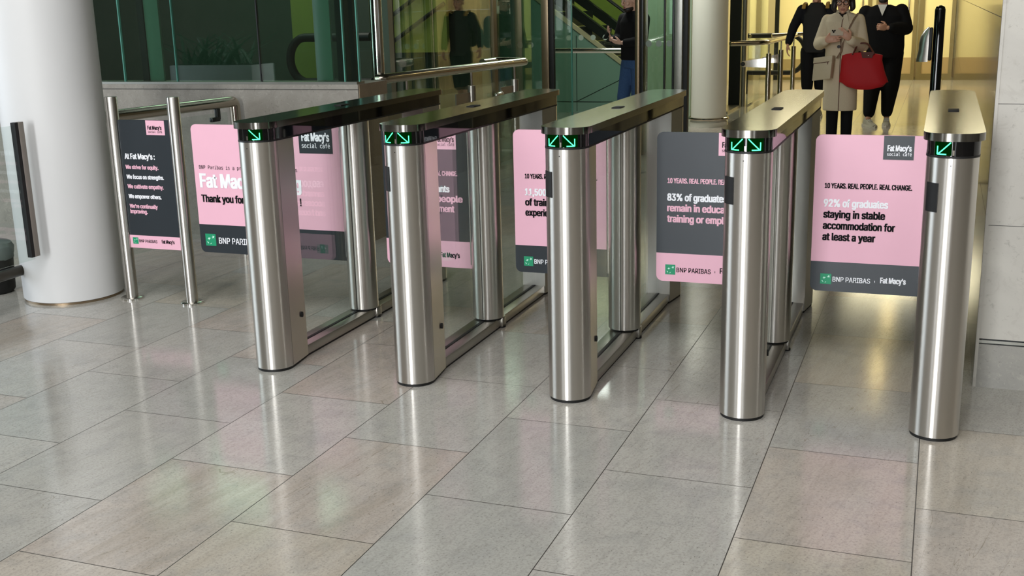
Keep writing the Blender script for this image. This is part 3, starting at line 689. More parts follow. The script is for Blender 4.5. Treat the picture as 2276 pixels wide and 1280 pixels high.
def rail_guard():
    t = thing('guard_rail', (-0.3, 4.3, 0), 'looped steel guard rail on three posts in front of the reflective glass', 'handrail')
    o = Vector((-0.3, 4.3, 0)); z = 1.10
    A, B_ = Vector((-0.405, 3.125, z)), Vector((-0.125, 5.41, z)); v = (B_ - A).normalized(); n = Vector((-v.y, v.x, 0))
    pts = [A + n * 0.05 - v * 0.0, A + v * 0.02, B_, B_ + n * 0.30, B_ + n * 0.30 - v * 0.28]
    b = MB(); b.tube([p - o for p in round_path(pts, 0.09)], 0.036, 18); b.build('rail_tube', M['tube'], t)
    for f in (0.14, 0.56, 0.89):
        p = A + v * ((B_ - A).length * f) - o
        b = MB(); b.cyl((p.x, p.y), 0.034, 0, z - 0.14, 20); po = b.build('post', M['steel_flat'], t)
        b = MB(); b.cyl((p.x, p.y), 0.012, z - 0.15, z - 0.03, 12); b.build('post_stem', M['chrome'], po)
        b = MB(); q = p - v * 0.26; mid = (p + q) / 2
        vs = [p + n * 0.006 - v * 0.03, q + n * 0.006, q - n * 0.006, p - n * 0.006 - v * 0.03]
        b.prism([(k.x, k.y) for k in vs], z - 0.30, z - 0.19, smooth=False); br = b.build('clamp_arm', M['steel_flat'], po)
        b = MB(); b.tube([q + n * -0.02 + Vector((0, 0, z - 0.245)) - Vector((0, 0, p.z)), q + n * 0.05 + Vector((0, 0, z - 0.245)) - Vector((0, 0, p.z))], [0.024, 0.016], 14); b.build('clamp_bolt', M['chrome'], br) if False else b.bm.free()
    b = MB()
    q = A + v * 1.72 - o - n * 0.03; b.tube([(q.x, q.y, z - 0.245), (q.x - 0.0, q.y - 0.06, z - 0.245)], [0.026, 0.02], 14); b.ball((q.x, q.y - 0.085, z - 0.245), 0.02, 12); b.ball((q.x, q.y + 0.01, z - 0.245), 0.03, 12)
    b.build('glass_fitting', M['chrome'], t)
    a0, a1 = A + v * 0.45 - o, A + v * 2.1 - o
    b = MB(); b.prism([(k.x, k.y) for k in (a0 - n * 0.005, a1 - n * 0.005, a1 + n * 0.005, a0 + n * 0.005)], 0.12, z - 0.14, smooth=False); b.build('glass_panel', M['glass_clear'], t)
rail_guard()
def rail_corridor():
    t = thing('corridor_handrail', (1.0, 12.5, 0), 'angled steel handrail with sloping brackets beside the dark-jacketed man', 'handrail')
    o = Vector((1.0, 12.5, 0)); z = 1.0
    P0, P1, P2 = Vector((0.62, 11.45, z)), Vector((1.06, 11.78, z)), Vector((1.12, 14.6, z))
    b = MB(); b.tube([p - o for p in round_path([P0, P1, P2], 0.14)], 0.034, 16)
    b.tube([p - o for p in round_path([Vector((0.75, 14.5, z)), Vector((1.35, 14.75, z + 0.02))], 0.1)], 0.032, 14)
    b.build('rail_tube', M['tube'], t)
    for p in (Vector((1.062, 12.0, 0)), Vector((1.085, 13.1, 0)), Vector((1.115, 14.35, 0))):
        q = p - o; b = MB(); b.cyl((q.x, q.y), 0.036, 0, z - 0.16, 18); po = b.build('post', M['tube'], t)
        b = MB(); b.cyl((q.x, q.y), 0.011, z - 0.17, z - 0.03, 12); b.build('post_stem', M['chrome'], po)
    for p, l in ((Vector((1.062, 12.0, 0)), 0.36), (Vector((1.085, 13.1, 0)), 0.26)):
        q = p - o; b = MB()
        vs = [(q.x - 0.03, q.y, z - 0.35), (q.x - l, q.y - 0.02, z - 0.34), (q.x - l, q.y - 0.02, z - 0.26), (q.x - 0.03, q.y, z - 0.22)]
        b.loft([[(x, y - 0.006, zz) for x, y, zz in vs], [(x, y + 0.006, zz) for x, y, zz in vs]], smooth=False); br = b.build('bracket_arm', M['chrome'], t)
        b = MB(); b.tube([(q.x - l + 0.01, q.y - 0.045, z - 0.30), (q.x - l + 0.01, q.y + 0.01, z - 0.30)], [0.03, 0.036], 16); b.build('bracket_bolt', M['gunmetal'], br)
rail_corridor()
def lobby_bar():
    t = thing('push_rail', (-0.75, 9.4, 0), 'horizontal steel guard bar crossing in front of the escalator', 'handrail')
    b = MB(); b.tube([(-0.55, 0, 1.018), (0.52, 0, 1.012)], 0.03, 16); b.build('rail_tube', M['chrome'], t)
    for x in (-0.5, 0.47):
        b = MB(); b.cyl((x, 0.0), 0.016, 0, 1.0, 12); b.build('post', M['gunmetal'], t)
lobby_bar()
def escalator():
    t = thing('escalator', (-0.2, 12.4, 0), 'escalator with teal side cladding and black handrail descending behind the lobby', 'escalator')
    o = Vector((-0.2, 12.4, 0)); k = 0.725                                  # slope
    for yf, side in ((12.0, 'n'), (13.1, 'f')):
        y = yf - o.y
        ln = lambda x, x0, z0: z0 - k * (x - x0)
        xl, xr = -5.2, 1.15
        X = lambda x: x - o.x
        def band(za, zb, x0, x1, y0, y1, name, m, par=t):
            # sloping band between two lines given by their height at x=-1
            b = MB(); f = lambda x, zz: max(0.0, ln(x, -1.0, zz))
            P = [(X(x0), f(x0, za)), (X(x1), f(x1, za)), (X(x1), f(x1, zb)), (X(x0), f(x0, zb))]
            b.loft([[(px, y0, pz) for px, pz in P], [(px, y1, pz) for px, pz in P]], smooth=False); return b.build(name, m, par)
        # cladding below the truss edge: polygon down to the floor
        if side == 'n':
            b = MB(); P = [(X(xl), 0), (X(-0.10), 0), (X(xl), ln(xl, -1, 0.65))]
            b.loft([[(px, y, pz) for px, pz in P], [(px, y + 0.05, pz) for px, pz in P]], smooth=False); cl = b.build('side_cladding', M['teal'], t)
            b = MB()
            for (xa, za, xb, zb) in ((-1.72, 0.17, -0.92, 0.60 - 0.05), (-1.1, 0.02, -0.55, 0.30), (-3.4, 0.16, 0.0, 0.16), (-1.73, 0.02, -1.73, 1.12)):
                d = Vector((xb - xa, 0, zb - za)).normalized() * 0.0; b.tube([(X(xa), y - 0.001, za), (X(xb), y - 0.001, zb)], 0.005, 6)
            b.build('panel_joint', M['gunmetal'], cl)
        band(0.66, 0.73, xl, -0.1, y - 0.02, y + 0.05, 'truss_edge', M['beige_panel'])
        band(0.73, 0.98, xl, 0.2, y + 0.0, y + 0.05, 'skirt_panel', M['gunmetal'])
        band(0.975, 1.0, xl, 0.25, y - 0.015, y + 0.055, 'skirt_trim', M['chrome'])
        b = MB(); P = [(X(xl), ln(xl, -1, 0.99)), (X(0.05), ln(0.05, -1, 1.0)), (X(0.10), 0.30), (X(0.22), 0.55), (X(0.12), 0.80), (X(-0.2), 0.83), (X(xl), ln(xl, -1, 1.40))]
        b.loft([[(px, y + 0.02, pz) for px, pz in P], [(px, y + 0.03, pz) for px, pz in P]], smooth=False); b.build('balustrade_glass', M['glass_green'], t)
        path = [(X(xl), y + 0.025, ln(xl, -1, 1.44)), (X(-0.35), y + 0.025, ln(-0.35, -1, 1.44)), (X(-0.15), y + 0.025, 0.87), (X(0.02), y + 0.025, 0.88)]
        path = round_path(path, 0.5, 10) + [(X(0.02 + 0.22 * math.sin(a)), y + 0.025, 0.61 + 0.27 * math.cos(a)) for a in [PI * q / 14 for q in range(1, 15)]] + [(X(-0.1), y + 0.025, 0.34)]
        b = MB(); b.tube(path, 0.04, 12, flat=(1.0, 0.6)); b.build('handrail_belt', M['black'], t)
    b = MB()
    for i in range(16):
        x = -0.3 - i * 0.3; z0 = ln(x, -1, 0.72)
        if z0 < 0: z0 = 0
        b.box((X(x - 0.3), 12.05 - o.y, max(0, z0 - 0.05)), (X(x), 13.1 - o.y, z0 + 0.16))
    b.build('steps', M['gunmetal'], t)
    b = MB(); b.box((X(0.0), 12.05 - o.y, 0.0), (X(0.5), 13.1 - o.y, 0.03)); b.build('landing_plate', M['steel_flat'], t)
escalator()
def newel(loc, cz, r, label, plinth):
    t = thing('escalator_newel', loc, label, 'escalator')
    path = [(-0.7, 0, cz + r)] + [(r * 0.85 * math.sin(a), 0, cz + r * math.cos(a)) for a in [PI * q / 18 for q in range(19)]] + [(-0.7, 0, cz - r)]
    if plinth < 0: path = [(-x, y, z) for x, y, z in path]
    b = MB(); b.tube(path, 0.04, 12); b.build('handrail_belt', M['black'], t)
    sg = 1 if plinth > 0 else -1
    b = MB(); b.loft([[(sg * x, yy, z) for x, z in [(-0.7, cz - r)] + [(r * 0.85 * math.sin(a), cz - r * math.cos(a)) for a in [PI * q / 18 for q in range(19)]] + [(-0.7, cz + r)]] for yy in (-0.006, 0.006)], smooth=False); b.build('balustrade_glass', M['glass_clear'], t)
    b = MB(); b.box((min(-sg * 0.7, -sg * 0.6), -0.06, 0), (max(-sg * 0.7, -sg * 0.6), 0.06, cz - r + 0.02)); b.build('plinth', M['gunmetal'], t)
newel((-2.42, 5.5, 0), 1.12, 0.21, 'dark handrail loop on glass balustrade in front of the lime panel behind the glazing', -1)
newel((0.90, 15.6, 0), 0.66, 0.31, 'black handrail loop at the escalator foot behind the corridor rail posts', 1)
def reader_post():
    t = thing('reader_post', (3.28, 6.3, 0), 'tall black post with a rounded steel hood standing behind the last gate', 'post')
    b = MB(); b.tube([(0, 0, 0), (0, 0, 1.46), (0, 0, 1.485), (0, 0, 1.497)], [0.045, 0.043, 0.035, 0.012], 24); b.build('shaft', M['black_gloss'], t)
    b = MB()
    b.loft([[(-0.075 - w * max(0.0, math.cos(q)), 0.005 + 0.062 * math.sin(q), z) for q in [-PI / 2 + PI * k / 16 for k in range(17)]] for z, w in ((1.03, 0.095), (1.06, 0.092), (1.12, 0.080), (1.18, 0.078), (1.24, 0.070), (1.29, 0.045), (1.32, 0.012))]); b.build('steel_hood', M['steel_flat'], t)
    b = MB(); b.box((-0.075, -0.058, 1.04), (-0.045, 0.06, 1.315), 0.01); b.build('hood_backplate', M['black'], t)
    b = MB(); b.cyl((0, 0), 0.09, 0, 0.012, 24); b.build('base_plate', M['black'], t)
reader_post()
def left_pane():
    t = thing('glass_wing', (-1.285, 0.60, 0), 'clear glass barrier with a steel edge channel in front of the white column', 'barrier')
    b = MB(); b.box((-0.005, -1.25, 0.30), (0.005, -0.03, 1.035)); b.build('pane', M['glass_clear'], t)
    b = MB(); b.box((-0.014, -0.038, 0.315), (0.016, 0.0, 1.05), 0.002); b.build('edge_channel', plain('satin_grey_channel', (150, 144, 136), 0.4, 0.2), t)
    b = MB(); b.box((-0.015, -0.062, 0.315), (0.015, -0.038, 1.05)); b.build('edge_gasket', M['black'], t)
    b = MB(); b.cyl((0, -1.30), 0.06, 0, 1.06, 24); b.build('pivot_column', M['steel'], t)
left_pane()
t = thing('low_rail', (-1.53, 0.60, 0), 'low dark steel tube rail meeting the foot of the white column', 'rail')
b = MB(); b.tube([(0, 0.13, 0.19), (0.02, -1.1, 0.19)], 0.03, 14); b.cyl((0.019, -1.05), 0.025, 0, 0.19, 14); b.build('rail_tube', plain('dark_steel_tube', (70, 66, 60), 0.3, 1.0), t)
t = thing('waste_bin', (-1.90, 0.86, 0), 'small black waste bin with a grey liner left of the white column', 'bin')
b = MB(); b.lathe((0, 0), [(0.10, 0), (0.115, 0.02), (0.125, 0.235), (0.118, 0.24)], 28); b.build('bin_body', M['black'], t)
b = MB()
ring = [[((0.128 + 0.008 * math.sin(5 * a + j)) * s * math.cos(a), (0.128 + 0.008 * math.sin(5 * a + j)) * s * math.sin(a), z + 0.008 * math.sin(3 * a + j)) for a in [k * 2 * PI / 36 for k in range(36)]] for j, (s, z) in enumerate(((1.0, 0.205), (1.06, 0.235), (1.04, 0.275), (0.9, 0.30)))]
b.loft(ring); b.build('bin_liner', plain('grey_liner', (92, 100, 96), 0.5), t)
# ceiling downlights of the corridor
for k, (x, y) in enumerate(((2.75, 8.2), (2.75, 11.2), (2.75, 14.2))):
    t = thing('ceiling_downlight', (x, y, 3.4), 'round warm recessed downlight in the corridor ceiling', 'light', 'corridor downlights')
    b = MB(); b.lathe((0, 0), [(0.09, -0.008), (0.085, -0.012), (0.085, 0.0)], 24); b.build('trim_ring', M['alu'], t)
    b = MB(); b.lathe((0, 0), [(0.07, -0.014), (0.07, -0.010)], 24); b.build('lamp_lens', emitter('warm_lamp', (255, 226, 150), 60), t)

# ------------------------------------------------------------------ people
def fused(mb, name, mats, parent, voxel=0.008, smooth=4):
    """one continuous skin over overlapping limbs"""
    me0 = mb.mesh('raw'); o = bpy.data.objects.new('raw', me0); COL.objects.link(o)
    r = o.modifiers.new('r', 'REMESH'); r.mode = 'VOXEL'; r.voxel_size = voxel; r.use_smooth_shade = True
    if smooth:
        sm = o.modifiers.new('s', 'SMOOTH'); sm.iterations = smooth; sm.factor = 0.5
    dg = bpy.context.evaluated_depsgraph_get(); me = bpy.data.meshes.new_from_object(o.evaluated_get(dg))
    bpy.data.objects.remove(o); bpy.data.meshes.remove(me0); me.materials.clear()
    me.polygons.foreach_set('use_smooth', [True] * len(me.polygons))
    return link(name, me, mats, parent)
def V3(*a): return Vector(a)
def limb(b, pts, rads, seg=14):
    """smooth tapered limb with rounded ends"""
    P = [Vector(p) for p in pts]; out, rr = [], []
    for i in range(len(P) - 1):
        for k in range(5):
            t = k / 5; out.append(P[i].lerp(P[i + 1], t)); rr.append(rads[i] * (1 - t) + rads[i + 1] * t)
    out.append(P[-1]); rr.append(rads[-1])
    b.tube(out, rr, seg); b.ball(P[0], rads[0] * 0.99, 12); b.ball(P[-1], rads[-1] * 0.99, 12)
    for p, r in zip(P[1:-1], rads[1:-1]): b.ball(p, r * 0.99, 12)
def hand(b, w, d, n, th, curl=0.5, k=1.0):
    """palm, four bent fingers of different length and a thumb; d finger direction, n where the fingers curl to, th thumb side"""
    d, n, th = Vector(d).normalized(), Vector(n).normalized(), Vector(th).normalized()
    rot = Matrix((th, d, n)).transposed()
    b.ball(Vector(w) + d * 0.045 * k, (0.040 * k, 0.054 * k, 0.017 * k), 14, rot)
    for i, L in enumerate((0.070, 0.079, 0.073, 0.057)):
        base = Vector(w) + d * 0.085 * k + th * (0.0315 - 0.021 * i) * k; p = base - d * 0.02; pts = [p, base]; a = 0.0
        for j, s in enumerate((0.42, 0.33, 0.25)):
            a += curl * (0.7, 1.0, 0.8)[j]; p = pts[-1] + (d * math.cos(a) + n * math.sin(a)) * L * s * k; pts.append(p)
        limb(b, pts, [0.0088 * k, 0.0086 * k, 0.0081 * k, 0.0075 * k, 0.0064 * k], 8)
    p0 = Vector(w) + d * 0.02 * k + th * 0.026 * k
    p1 = p0 + (th * 0.75 + d * 0.6 + n * 0.35).normalized() * 0.038 * k; p2 = p1 + (d * 0.9 + th * 0.25 + n * 0.5).normalized() * 0.034 * k
    limb(b, [p0, p1, p2], [0.0135 * k, 0.0115 * k, 0.0085 * k], 8)
def head(b, c, k=1.0, tilt=0.0, yaw=0.0, neck=None):
    c = Vector(c); m = Matrix.Rotation(yaw, 3, 'Z') @ Matrix.Rotation(tilt, 3, 'X')
    T = lambda x, y, z: c + m @ Vector((x * k, y * k, z * k)); S = lambda *r: tuple(q * k for q in r)
    b.ball(T(0, 0.012, 0.028), S(0.074, 0.093, 0.096), 24, m); b.ball(T(0, -0.018, -0.05), S(0.056, 0.062, 0.066), 18, m)
    b.ball(T(0, -0.058, -0.094), S(0.024, 0.02, 0.018), 12, m); b.ball(T(0, -0.072, 0.036), S(0.052, 0.02, 0.014), 14, m)
    for s in (-1, 1):
        b.ball(T(s * 0.037, -0.056, -0.018), S(0.026, 0.024, 0.024), 12, m); b.ball(T(s * 0.077, 0.012, -0.004), S(0.009, 0.02, 0.032), 12, m)
    limb(b, [T(0, -0.082, 0.026), T(0, -0.104, -0.012), T(0, -0.103, -0.024)], [0.008 * k, 0.0125 * k, 0.011 * k], 10)
    for s in (-1, 1): b.ball(T(s * 0.013, -0.092, -0.024), S(0.009, 0.009, 0.008), 8, m)
    b.ball(T(0, -0.077, -0.056), S(0.024, 0.012, 0.007), 12, m); b.ball(T(0, -0.074, -0.068), S(0.021, 0.013, 0.008), 12, m)
    if neck is not None: limb(b, [T(0, 0.022, -0.05), Vector(neck)], [0.052 * k, 0.058 * k], 16)
    return T, m
def face(parent, T, m, k=1.0, lip=(150, 84, 78), eye=(40, 28, 22)):
    b = MB()
    for s in (-1, 1): b.ball(T(s * 0.031, -0.0775, 0.014), (0.0125 * k, 0.008 * k, 0.0065 * k), 12, m)
    b.build('eyes', M['eye_white'], parent)
    b = MB()
    for s in (-1, 1): b.ball(T(s * 0.031, -0.0842, 0.013), (0.0055 * k, 0.0025 * k, 0.0055 * k), 10, m)
    for s in (-1, 1): limb(b, [T(s * 0.014, -0.094, 0.039), T(s * 0.032, -0.092, 0.042), T(s * 0.05, -0.078, 0.034)], [0.004 * k, 0.0042 * k, 0.002 * k], 6)
    b.build('pupils_and_brows', M['hair_dark'], parent)
    b = MB(); b.ball(T(0, -0.0845, -0.0555), (0.022 * k, 0.006 * k, 0.0045 * k), 12, m); b.ball(T(0, -0.0825, -0.0655), (0.018 * k, 0.006 * k, 0.005 * k), 12, m)
    b.build('lips', plain('lips', lip, 0.5), parent)
M['skin'] = plain('skin', (198, 148, 122), 0.5, vary=0.05)
M['skin_pale'] = plain('pale_skin', (208, 168, 148), 0.5, vary=0.05)
M['eye_white'] = plain('eye_white', (225, 220, 212), 0.3)
M['hair_dark'] = plain('dark_brown_hair', (30, 22, 18), 0.5, vary=0.2, scale=60)
M['black_cloth'] = plain('black_cloth', (16, 16, 18), 0.85, spec=0.2)
M['navy_cloth'] = plain('dark_navy_cloth', (20, 21, 26), 0.85, spec=0.2)
M['charcoal_cloth'] = plain('charcoal_knit', (40, 40, 40), 0.9, spec=0.2, vary=0.15, scale=200)
M['coat'] = plain('oatmeal_wool', (206, 190, 162), 0.9, spec=0.2, vary=0.10, scale=160)
M['denim'] = plain('blue_denim', (58, 84, 124), 0.8, spec=0.2, vary=0.2, scale=60)
M['white_cloth'] = plain('white_cotton', (225, 222, 214), 0.85)
M['trainer'] = plain('grey_trainer_mesh', (170, 164, 146), 0.7, vary=0.15, scale=80)
M['trainer_sole'] = plain('pale_rubber_sole', (196, 190, 172), 0.6)
M['red_nylon'] = plain('deep_red_nylon', (176, 6, 16), 0.7, vary=0.08, scale=30)
M['tan_leather'] = plain('dark_tan_leather', (86, 34, 22), 0.5)
M['beige_leather'] = plain('beige_leather', (196, 180, 150), 0.5, vary=0.04)
M['strap_olive'] = plain('mustard_webbing', (150, 118, 52), 0.7)

def ell(cx, cy, z, rx, ry, n=32, e=2.4):
    return [(cx + rx * math.copysign(abs(math.cos(a)) ** (2 / e), math.cos(a)), cy + ry * math.copysign(abs(math.sin(a)) ** (2 / e), math.sin(a)), z) for a in [k * 2 * PI / n for k in range(n)]]
def torso(b, rings): b.loft([ell(*r) for r in rings])
def body(t, J, skin, k=1.0, tilt=0.0, yaw=0.0, hands=()):
    b = MB(); T, m = head(b, J['head'], k, tilt, yaw, J['neck'])
    hx = J['head'][0]
    torso(b, [(J['hips'][0], 0.02, J['hips'][2] - 0.06, 0.12, 0.09), (J['hips'][0], 0.02, J['hips'][2] + 0.05, 0.145, 0.10), (J['hips'][0], 0.02, J['hips'][2] + 0.2, 0.125, 0.09), (J['neck'][0], 0.02, J['neck'][2] - 0.12, 0.135, 0.085), (J['neck'][0], 0.02, J['neck'][2] - 0.02, 0.09, 0.06)])
    for s in ('l', 'r'):
        q = Vector(J['sh' + s]); limb(b, [(q.x * 0.82, q.y, q.z - 0.02), J['el' + s], J['wr' + s]], [0.042, 0.036, 0.027]); limb(b, [J['hip' + s], J['kn' + s], J['an' + s]], [0.065, 0.045, 0.034])
    for h in hands: hand(b, *h)
    o = fused(b, 'body', M[skin], t, 0.0048, 2); return o, T, m
def shoe(t, a, rz, mats, L=0.29, name='shoe', h=0.10, pitch=0.0):
    """a: heel-side ankle point on the floor"""
    m = Matrix.Translation(a) @ Matrix.Rotation(rz, 4, 'Z') @ Matrix.Rotation(pitch, 4, 'X')
    b = MB(); prof = [(0.06, 0.030, 0.075), (0.03, 0.040, h), (-0.03, 0.041, h * 0.95), (-0.09, 0.044, 0.075), (-0.15, 0.049, 0.056), (-0.20, 0.044, 0.046), (-0.235, 0.022, 0.034)]
    rings = [[(w * math.cos(q), y * L / 0.29, 0.022 + (z - 0.022) * max(0, math.sin(q)) if math.sin(q) > 0 else 0.022 + 0.006 * math.sin(q)) for q in [k * 2 * PI / 20 for k in range(20)]] for y, w, z in prof]
    b.loft(rings)
    for v in b.bm.verts: v.co = m @ v.co
    o = b.build(name, mats[0], t)
    b = MB(); pts = [(0.046, 0.055), (0.048, -0.02), (0.052, -0.15), (0.045, -0.21), (0.0, -0.245), (-0.045, -0.21), (-0.052, -0.15), (-0.046, -0.02), (-0.044, 0.055), (0, 0.072)]
    b.prism([(x, y * L / 0.29) for x, y in pts], 0.0, 0.026, 0.004)
    for v in b.bm.verts: v.co = m @ v.co
    b.build('sole', mats[1], o)
    return o, m
def laces(o, m, mat):
    b = MB()
    for k in range(4): b.tube([m @ Vector((-0.028, -0.04 - k * 0.026, 0.093 - k * 0.009)), m @ Vector((0, -0.045 - k * 0.026, 0.102 - k * 0.010)), m @ Vector((0.028, -0.04 - k * 0.026, 0.093 - k * 0.009))], 0.005, 6)
    b.build('laces', mat, o)

def woman():
    O = V3(2.35, 8.04, 0); t = thing('person', tuple(O), 'woman in long oatmeal coat and dark glasses looking down at her phone', 'person')
    J = dict(head=(0.0, -0.035, 1.535), neck=(0.0, 0.02, 1.40), hips=(0.0, 0.02, 0.90), shl=(-0.165, 0.02, 1.365), shr=(0.165, 0.02, 1.365),
             ell=(-0.225, -0.02, 1.115), elr=(0.20, -0.02, 1.10), wrl=(-0.135, -0.235, 1.165), wrr=(0.092, -0.235, 1.165),
             hipl=(-0.085, 0.02, 0.86), hipr=(0.085, 0.02, 0.86), knl=(-0.07, 0.0, 0.47), knr=(0.075, 0.02, 0.47), anl=(-0.065, 0.02, 0.09), anr=(0.085, 0.06, 0.09))
    hands = [((-0.140, -0.262, 1.168), (0.95, -0.12, 0.16), (0.15, 1.0, 0.0), (-0.15, 0.1, 1.0), 0.22, 0.98), ((0.098, -0.262, 1.175), (-0.72, -0.12, 0.62), (-0.25, 1.0, 0.0), (0.62, 0.1, 0.72), 0.35, 0.98)]
    o, T, m = body(t, J, 'skin', 0.97, 0.22, 0.0, hands); face(t, T, m, 0.97)
    # hair
    b = MB(); b.ball(T(0, 0.030, 0.045), (0.094, 0.098, 0.096), 24, m)
    for s in (-1, 1): limb(b, [T(s * 0.075, 0.005, 0.07), T(s * 0.088, 0.01, 0.0), T(s * 0.094, 0.0, -0.06), T(s * 0.085, -0.01, -0.085)], [0.03, 0.030, 0.030, 0.018])
    limb(b, [T(0, 0.08, 0.02), T(0, 0.085, -0.08)], [0.07, 0.05]); limb(b, [T(-0.06, -0.055, 0.085), T(0.05, -0.06, 0.09)], [0.03, 0.028])
    fused(b, 'hair', M['hair_dark'], t, 0.008, 2)
    # glasses
    b = MB()
    for s in (-1, 1):
        b.tube([T(s * 0.034 + 0.027 * math.cos(a), -0.108 + 0.012 * abs(math.cos(a)), 0.012 + 0.021 * math.sin(a)) for a in [k * 2 * PI / 20 for k in range(20)]], 0.0036, 8, closed=True)
        b.tube([T(s * 0.060, -0.098, 0.016), T(s * 0.078, -0.02, 0.016)], 0.003, 6)
    b.tube([T(-0.008, -0.108, 0.016), T(0.008, -0.108, 0.016)], 0.003, 6); b.build('glasses', M['black_gloss'], t)
    # coat
    b = MB()
    torso(b, [(0.005, 0.03, 0.445, 0.170, 0.150), (0.0, 0.03, 0.62, 0.172, 0.152), (0.0, 0.03, 0.90, 0.172, 0.148), (0.0, 0.03, 1.06, 0.162, 0.138), (0.0, 0.03, 1.22, 0.172, 0.140), (0.0, 0.03, 1.34, 0.182, 0.125), (0.0, 0.03, 1.395, 0.165, 0.085), (0.0, 0.025, 1.43, 0.080, 0.080)])
    limb(b, [(-0.165, 0.03, 1.372), (0.165, 0.03, 1.372)], [0.042, 0.042])
    limb(b, [(-0.158, 0.03, 1.36), (-0.222, 0.0, 1.12), (-0.150, -0.22, 1.155)], [0.056, 0.066, 0.050], 18)
    limb(b, [(0.158, 0.03, 1.36), (0.205, 0.0, 1.10), (0.108, -0.22, 1.155)], [0.056, 0.066, 0.050], 18)
    c = fused(b, 'coat', M['coat'], t, 0.009, 4)
    b = MB(); b.loft([ell(0.0, 0.02, 1.405, 0.074, 0.080), ell(0.0, 0.015, 1.458, 0.066, 0.074), ell(0.0, 0.015, 1.458, 0.058, 0.066), ell(0.0, 0.02, 1.405, 0.064, 0.070)], caps=False); b.build('collar', M['coat'], c)
    b = MB(); b.tube([(0.02, -0.075, 1.40), (0.0, -0.100, 1.34), (-0.004, -0.1155, 1.24), (0.0, -0.1135, 1.08), (0.0, -0.122, 0.90), (0.004, -0.1265, 0.62), (0.004, -0.1245, 0.448)], 0.0035, 6); b.build('front_opening', M['tan_leather'], c)
    b = MB(); b.loft([[(0.01, -0.083, 1.405), (0.045, -0.075, 1.42), (0.075, -0.098, 1.30), (0.014, -0.121, 1.12)], [(0.01, -0.090, 1.405), (0.045, -0.083, 1.42), (0.075, -0.106, 1.30), (0.014, -0.127, 1.12)]], smooth=False); b.build('lapel', M['coat'], c)
    b = MB(); b.tube([(-0.02, -0.112, 1.095), (-0.02, -0.124, 1.095)], 0.016, 16); b.build('coat_button', M['black'], c)
    for s, w in ((-1, V3(-0.142, -0.232, 1.158)), (1, V3(0.100, -0.232, 1.158))):
        b = MB(); d = V3(-s * 0.35, -0.93, 0.1).normalized(); b.tube([w - d * 0.02, w + d * 0.012], 0.038, 16); b.build('shirt_cuff', M['white_cloth'], c)
    b = MB(); b.loft([[(-0.045, -0.045, 1.43), (0.045, -0.045, 1.43), (0.0, -0.082, 1.385)], [(-0.045, -0.058, 1.43), (0.045, -0.058, 1.43), (0.0, -0.092, 1.385)]], smooth=False); b.build('scarf', M['hair_dark'], t)
    b = MB()
    for x, dy in ((-0.066, 0.0), (0.078, 0.03)): limb(b, [(x * 1.1, 0.02, 0.84), (x, 0.01 + dy, 0.47), (x, 0.02 + dy, 0.075)], [0.088, 0.064, 0.052])
    fused(b, 'trousers', M['black_cloth'], t, 0.009, 2)
    for x, dy in ((-0.066, 0.0), (0.078, 0.03)): shoe(t, (x, 0.03 + dy, 0), 0.0, (M['black'], M['black']), 0.25, h=0.085)
    # phone held in both hands
    ph = thing('phone', (O.x - 0.03, O.y - 0.275, 1.240), "phone with lens cluster held sideways in both of the woman's hands", 'phone')
    mm = Matrix.Rotation(-0.55, 4, 'X')
    b = MB(); b.box((-0.062, -0.0045, -0.034), (0.062, 0.0045, 0.034), 0.003)
    for v in b.bm.verts: v.co = mm @ v.co
    b.build('phone_case', plain('pale_phone_case', (196, 180, 160), 0.4), ph)
    b = MB()
    for x, z in ((-0.042, 0.018), (-0.022, 0.018), (-0.032, 0.002)): b.tube([(x, -0.0042, z), (x, -0.008, z)], 0.0085, 14)
    for v in b.bm.verts: v.co = mm @ v.co
    b.build('lens', M['black_gloss'], ph)
    # cross-body bag
    bg_ = thing('crossbody_bag', (O.x - 0.155, O.y - 0.195, 0.885), "beige leather cross-body bag hanging at the woman's hip", 'bag')
    mm = Matrix.Rotation(0.16, 4, 'Y') @ Matrix.Rotation(-0.42, 4, 'Z') if False else Matrix.Rotation(0.14, 4, 'Y').inverted() @ Matrix.Rotation(0.30, 4, 'Z').inverted()
    def put(b, n, mt, p):
        for v in b.bm.verts: v.co = mm @ Vector((v.co.x + (-0.028 * (v.co.z - 0.0) / -0.11 if False else 0.22 * v.co.z), v.co.y, v.co.z))
        return b.build(n, mt, p)
    b = MB(); b.box((-0.098, -0.035, -0.112), (0.098, 0.035, 0.112), 0.008); bb = put(b, 'bag_body', M['beige_leather'], bg_)
    b = MB(); b.box((-0.100, -0.041, 0.062), (0.100, -0.030, 0.116), 0.003); put(b, 'flap', M['beige_leather'], bb)
    b = MB(); b.box((-0.09, -0.0415, 0.056), (0.07, -0.036, 0.061)); b.box((0.055, -0.043, 0.035), (0.060, -0.036, 0.058)); put(b, 'zip', M['tan_leather'], bb)
    b = MB(); pts = [(0.13, -0.02, 0.10), (0.165, 0.055, 0.17), (0.175, 0.075, 0.26), (0.22, 0.085, 0.37), (0.27, 0.12, 0.485), (0.30, 0.20, 0.535)]
    b.tube(pts, 0.010, 8, flat=(1, 0.35)); b.build('shoulder_strap', plain('taupe_strap', (120, 96, 76), 0.6), bg_)
    # red tote
    rt = thing('tote_bag', (O.x + 0.225, O.y - 0.17, 0.675), "large red folding tote hanging from the woman's left arm", 'bag')
    b = MB(); rings = []
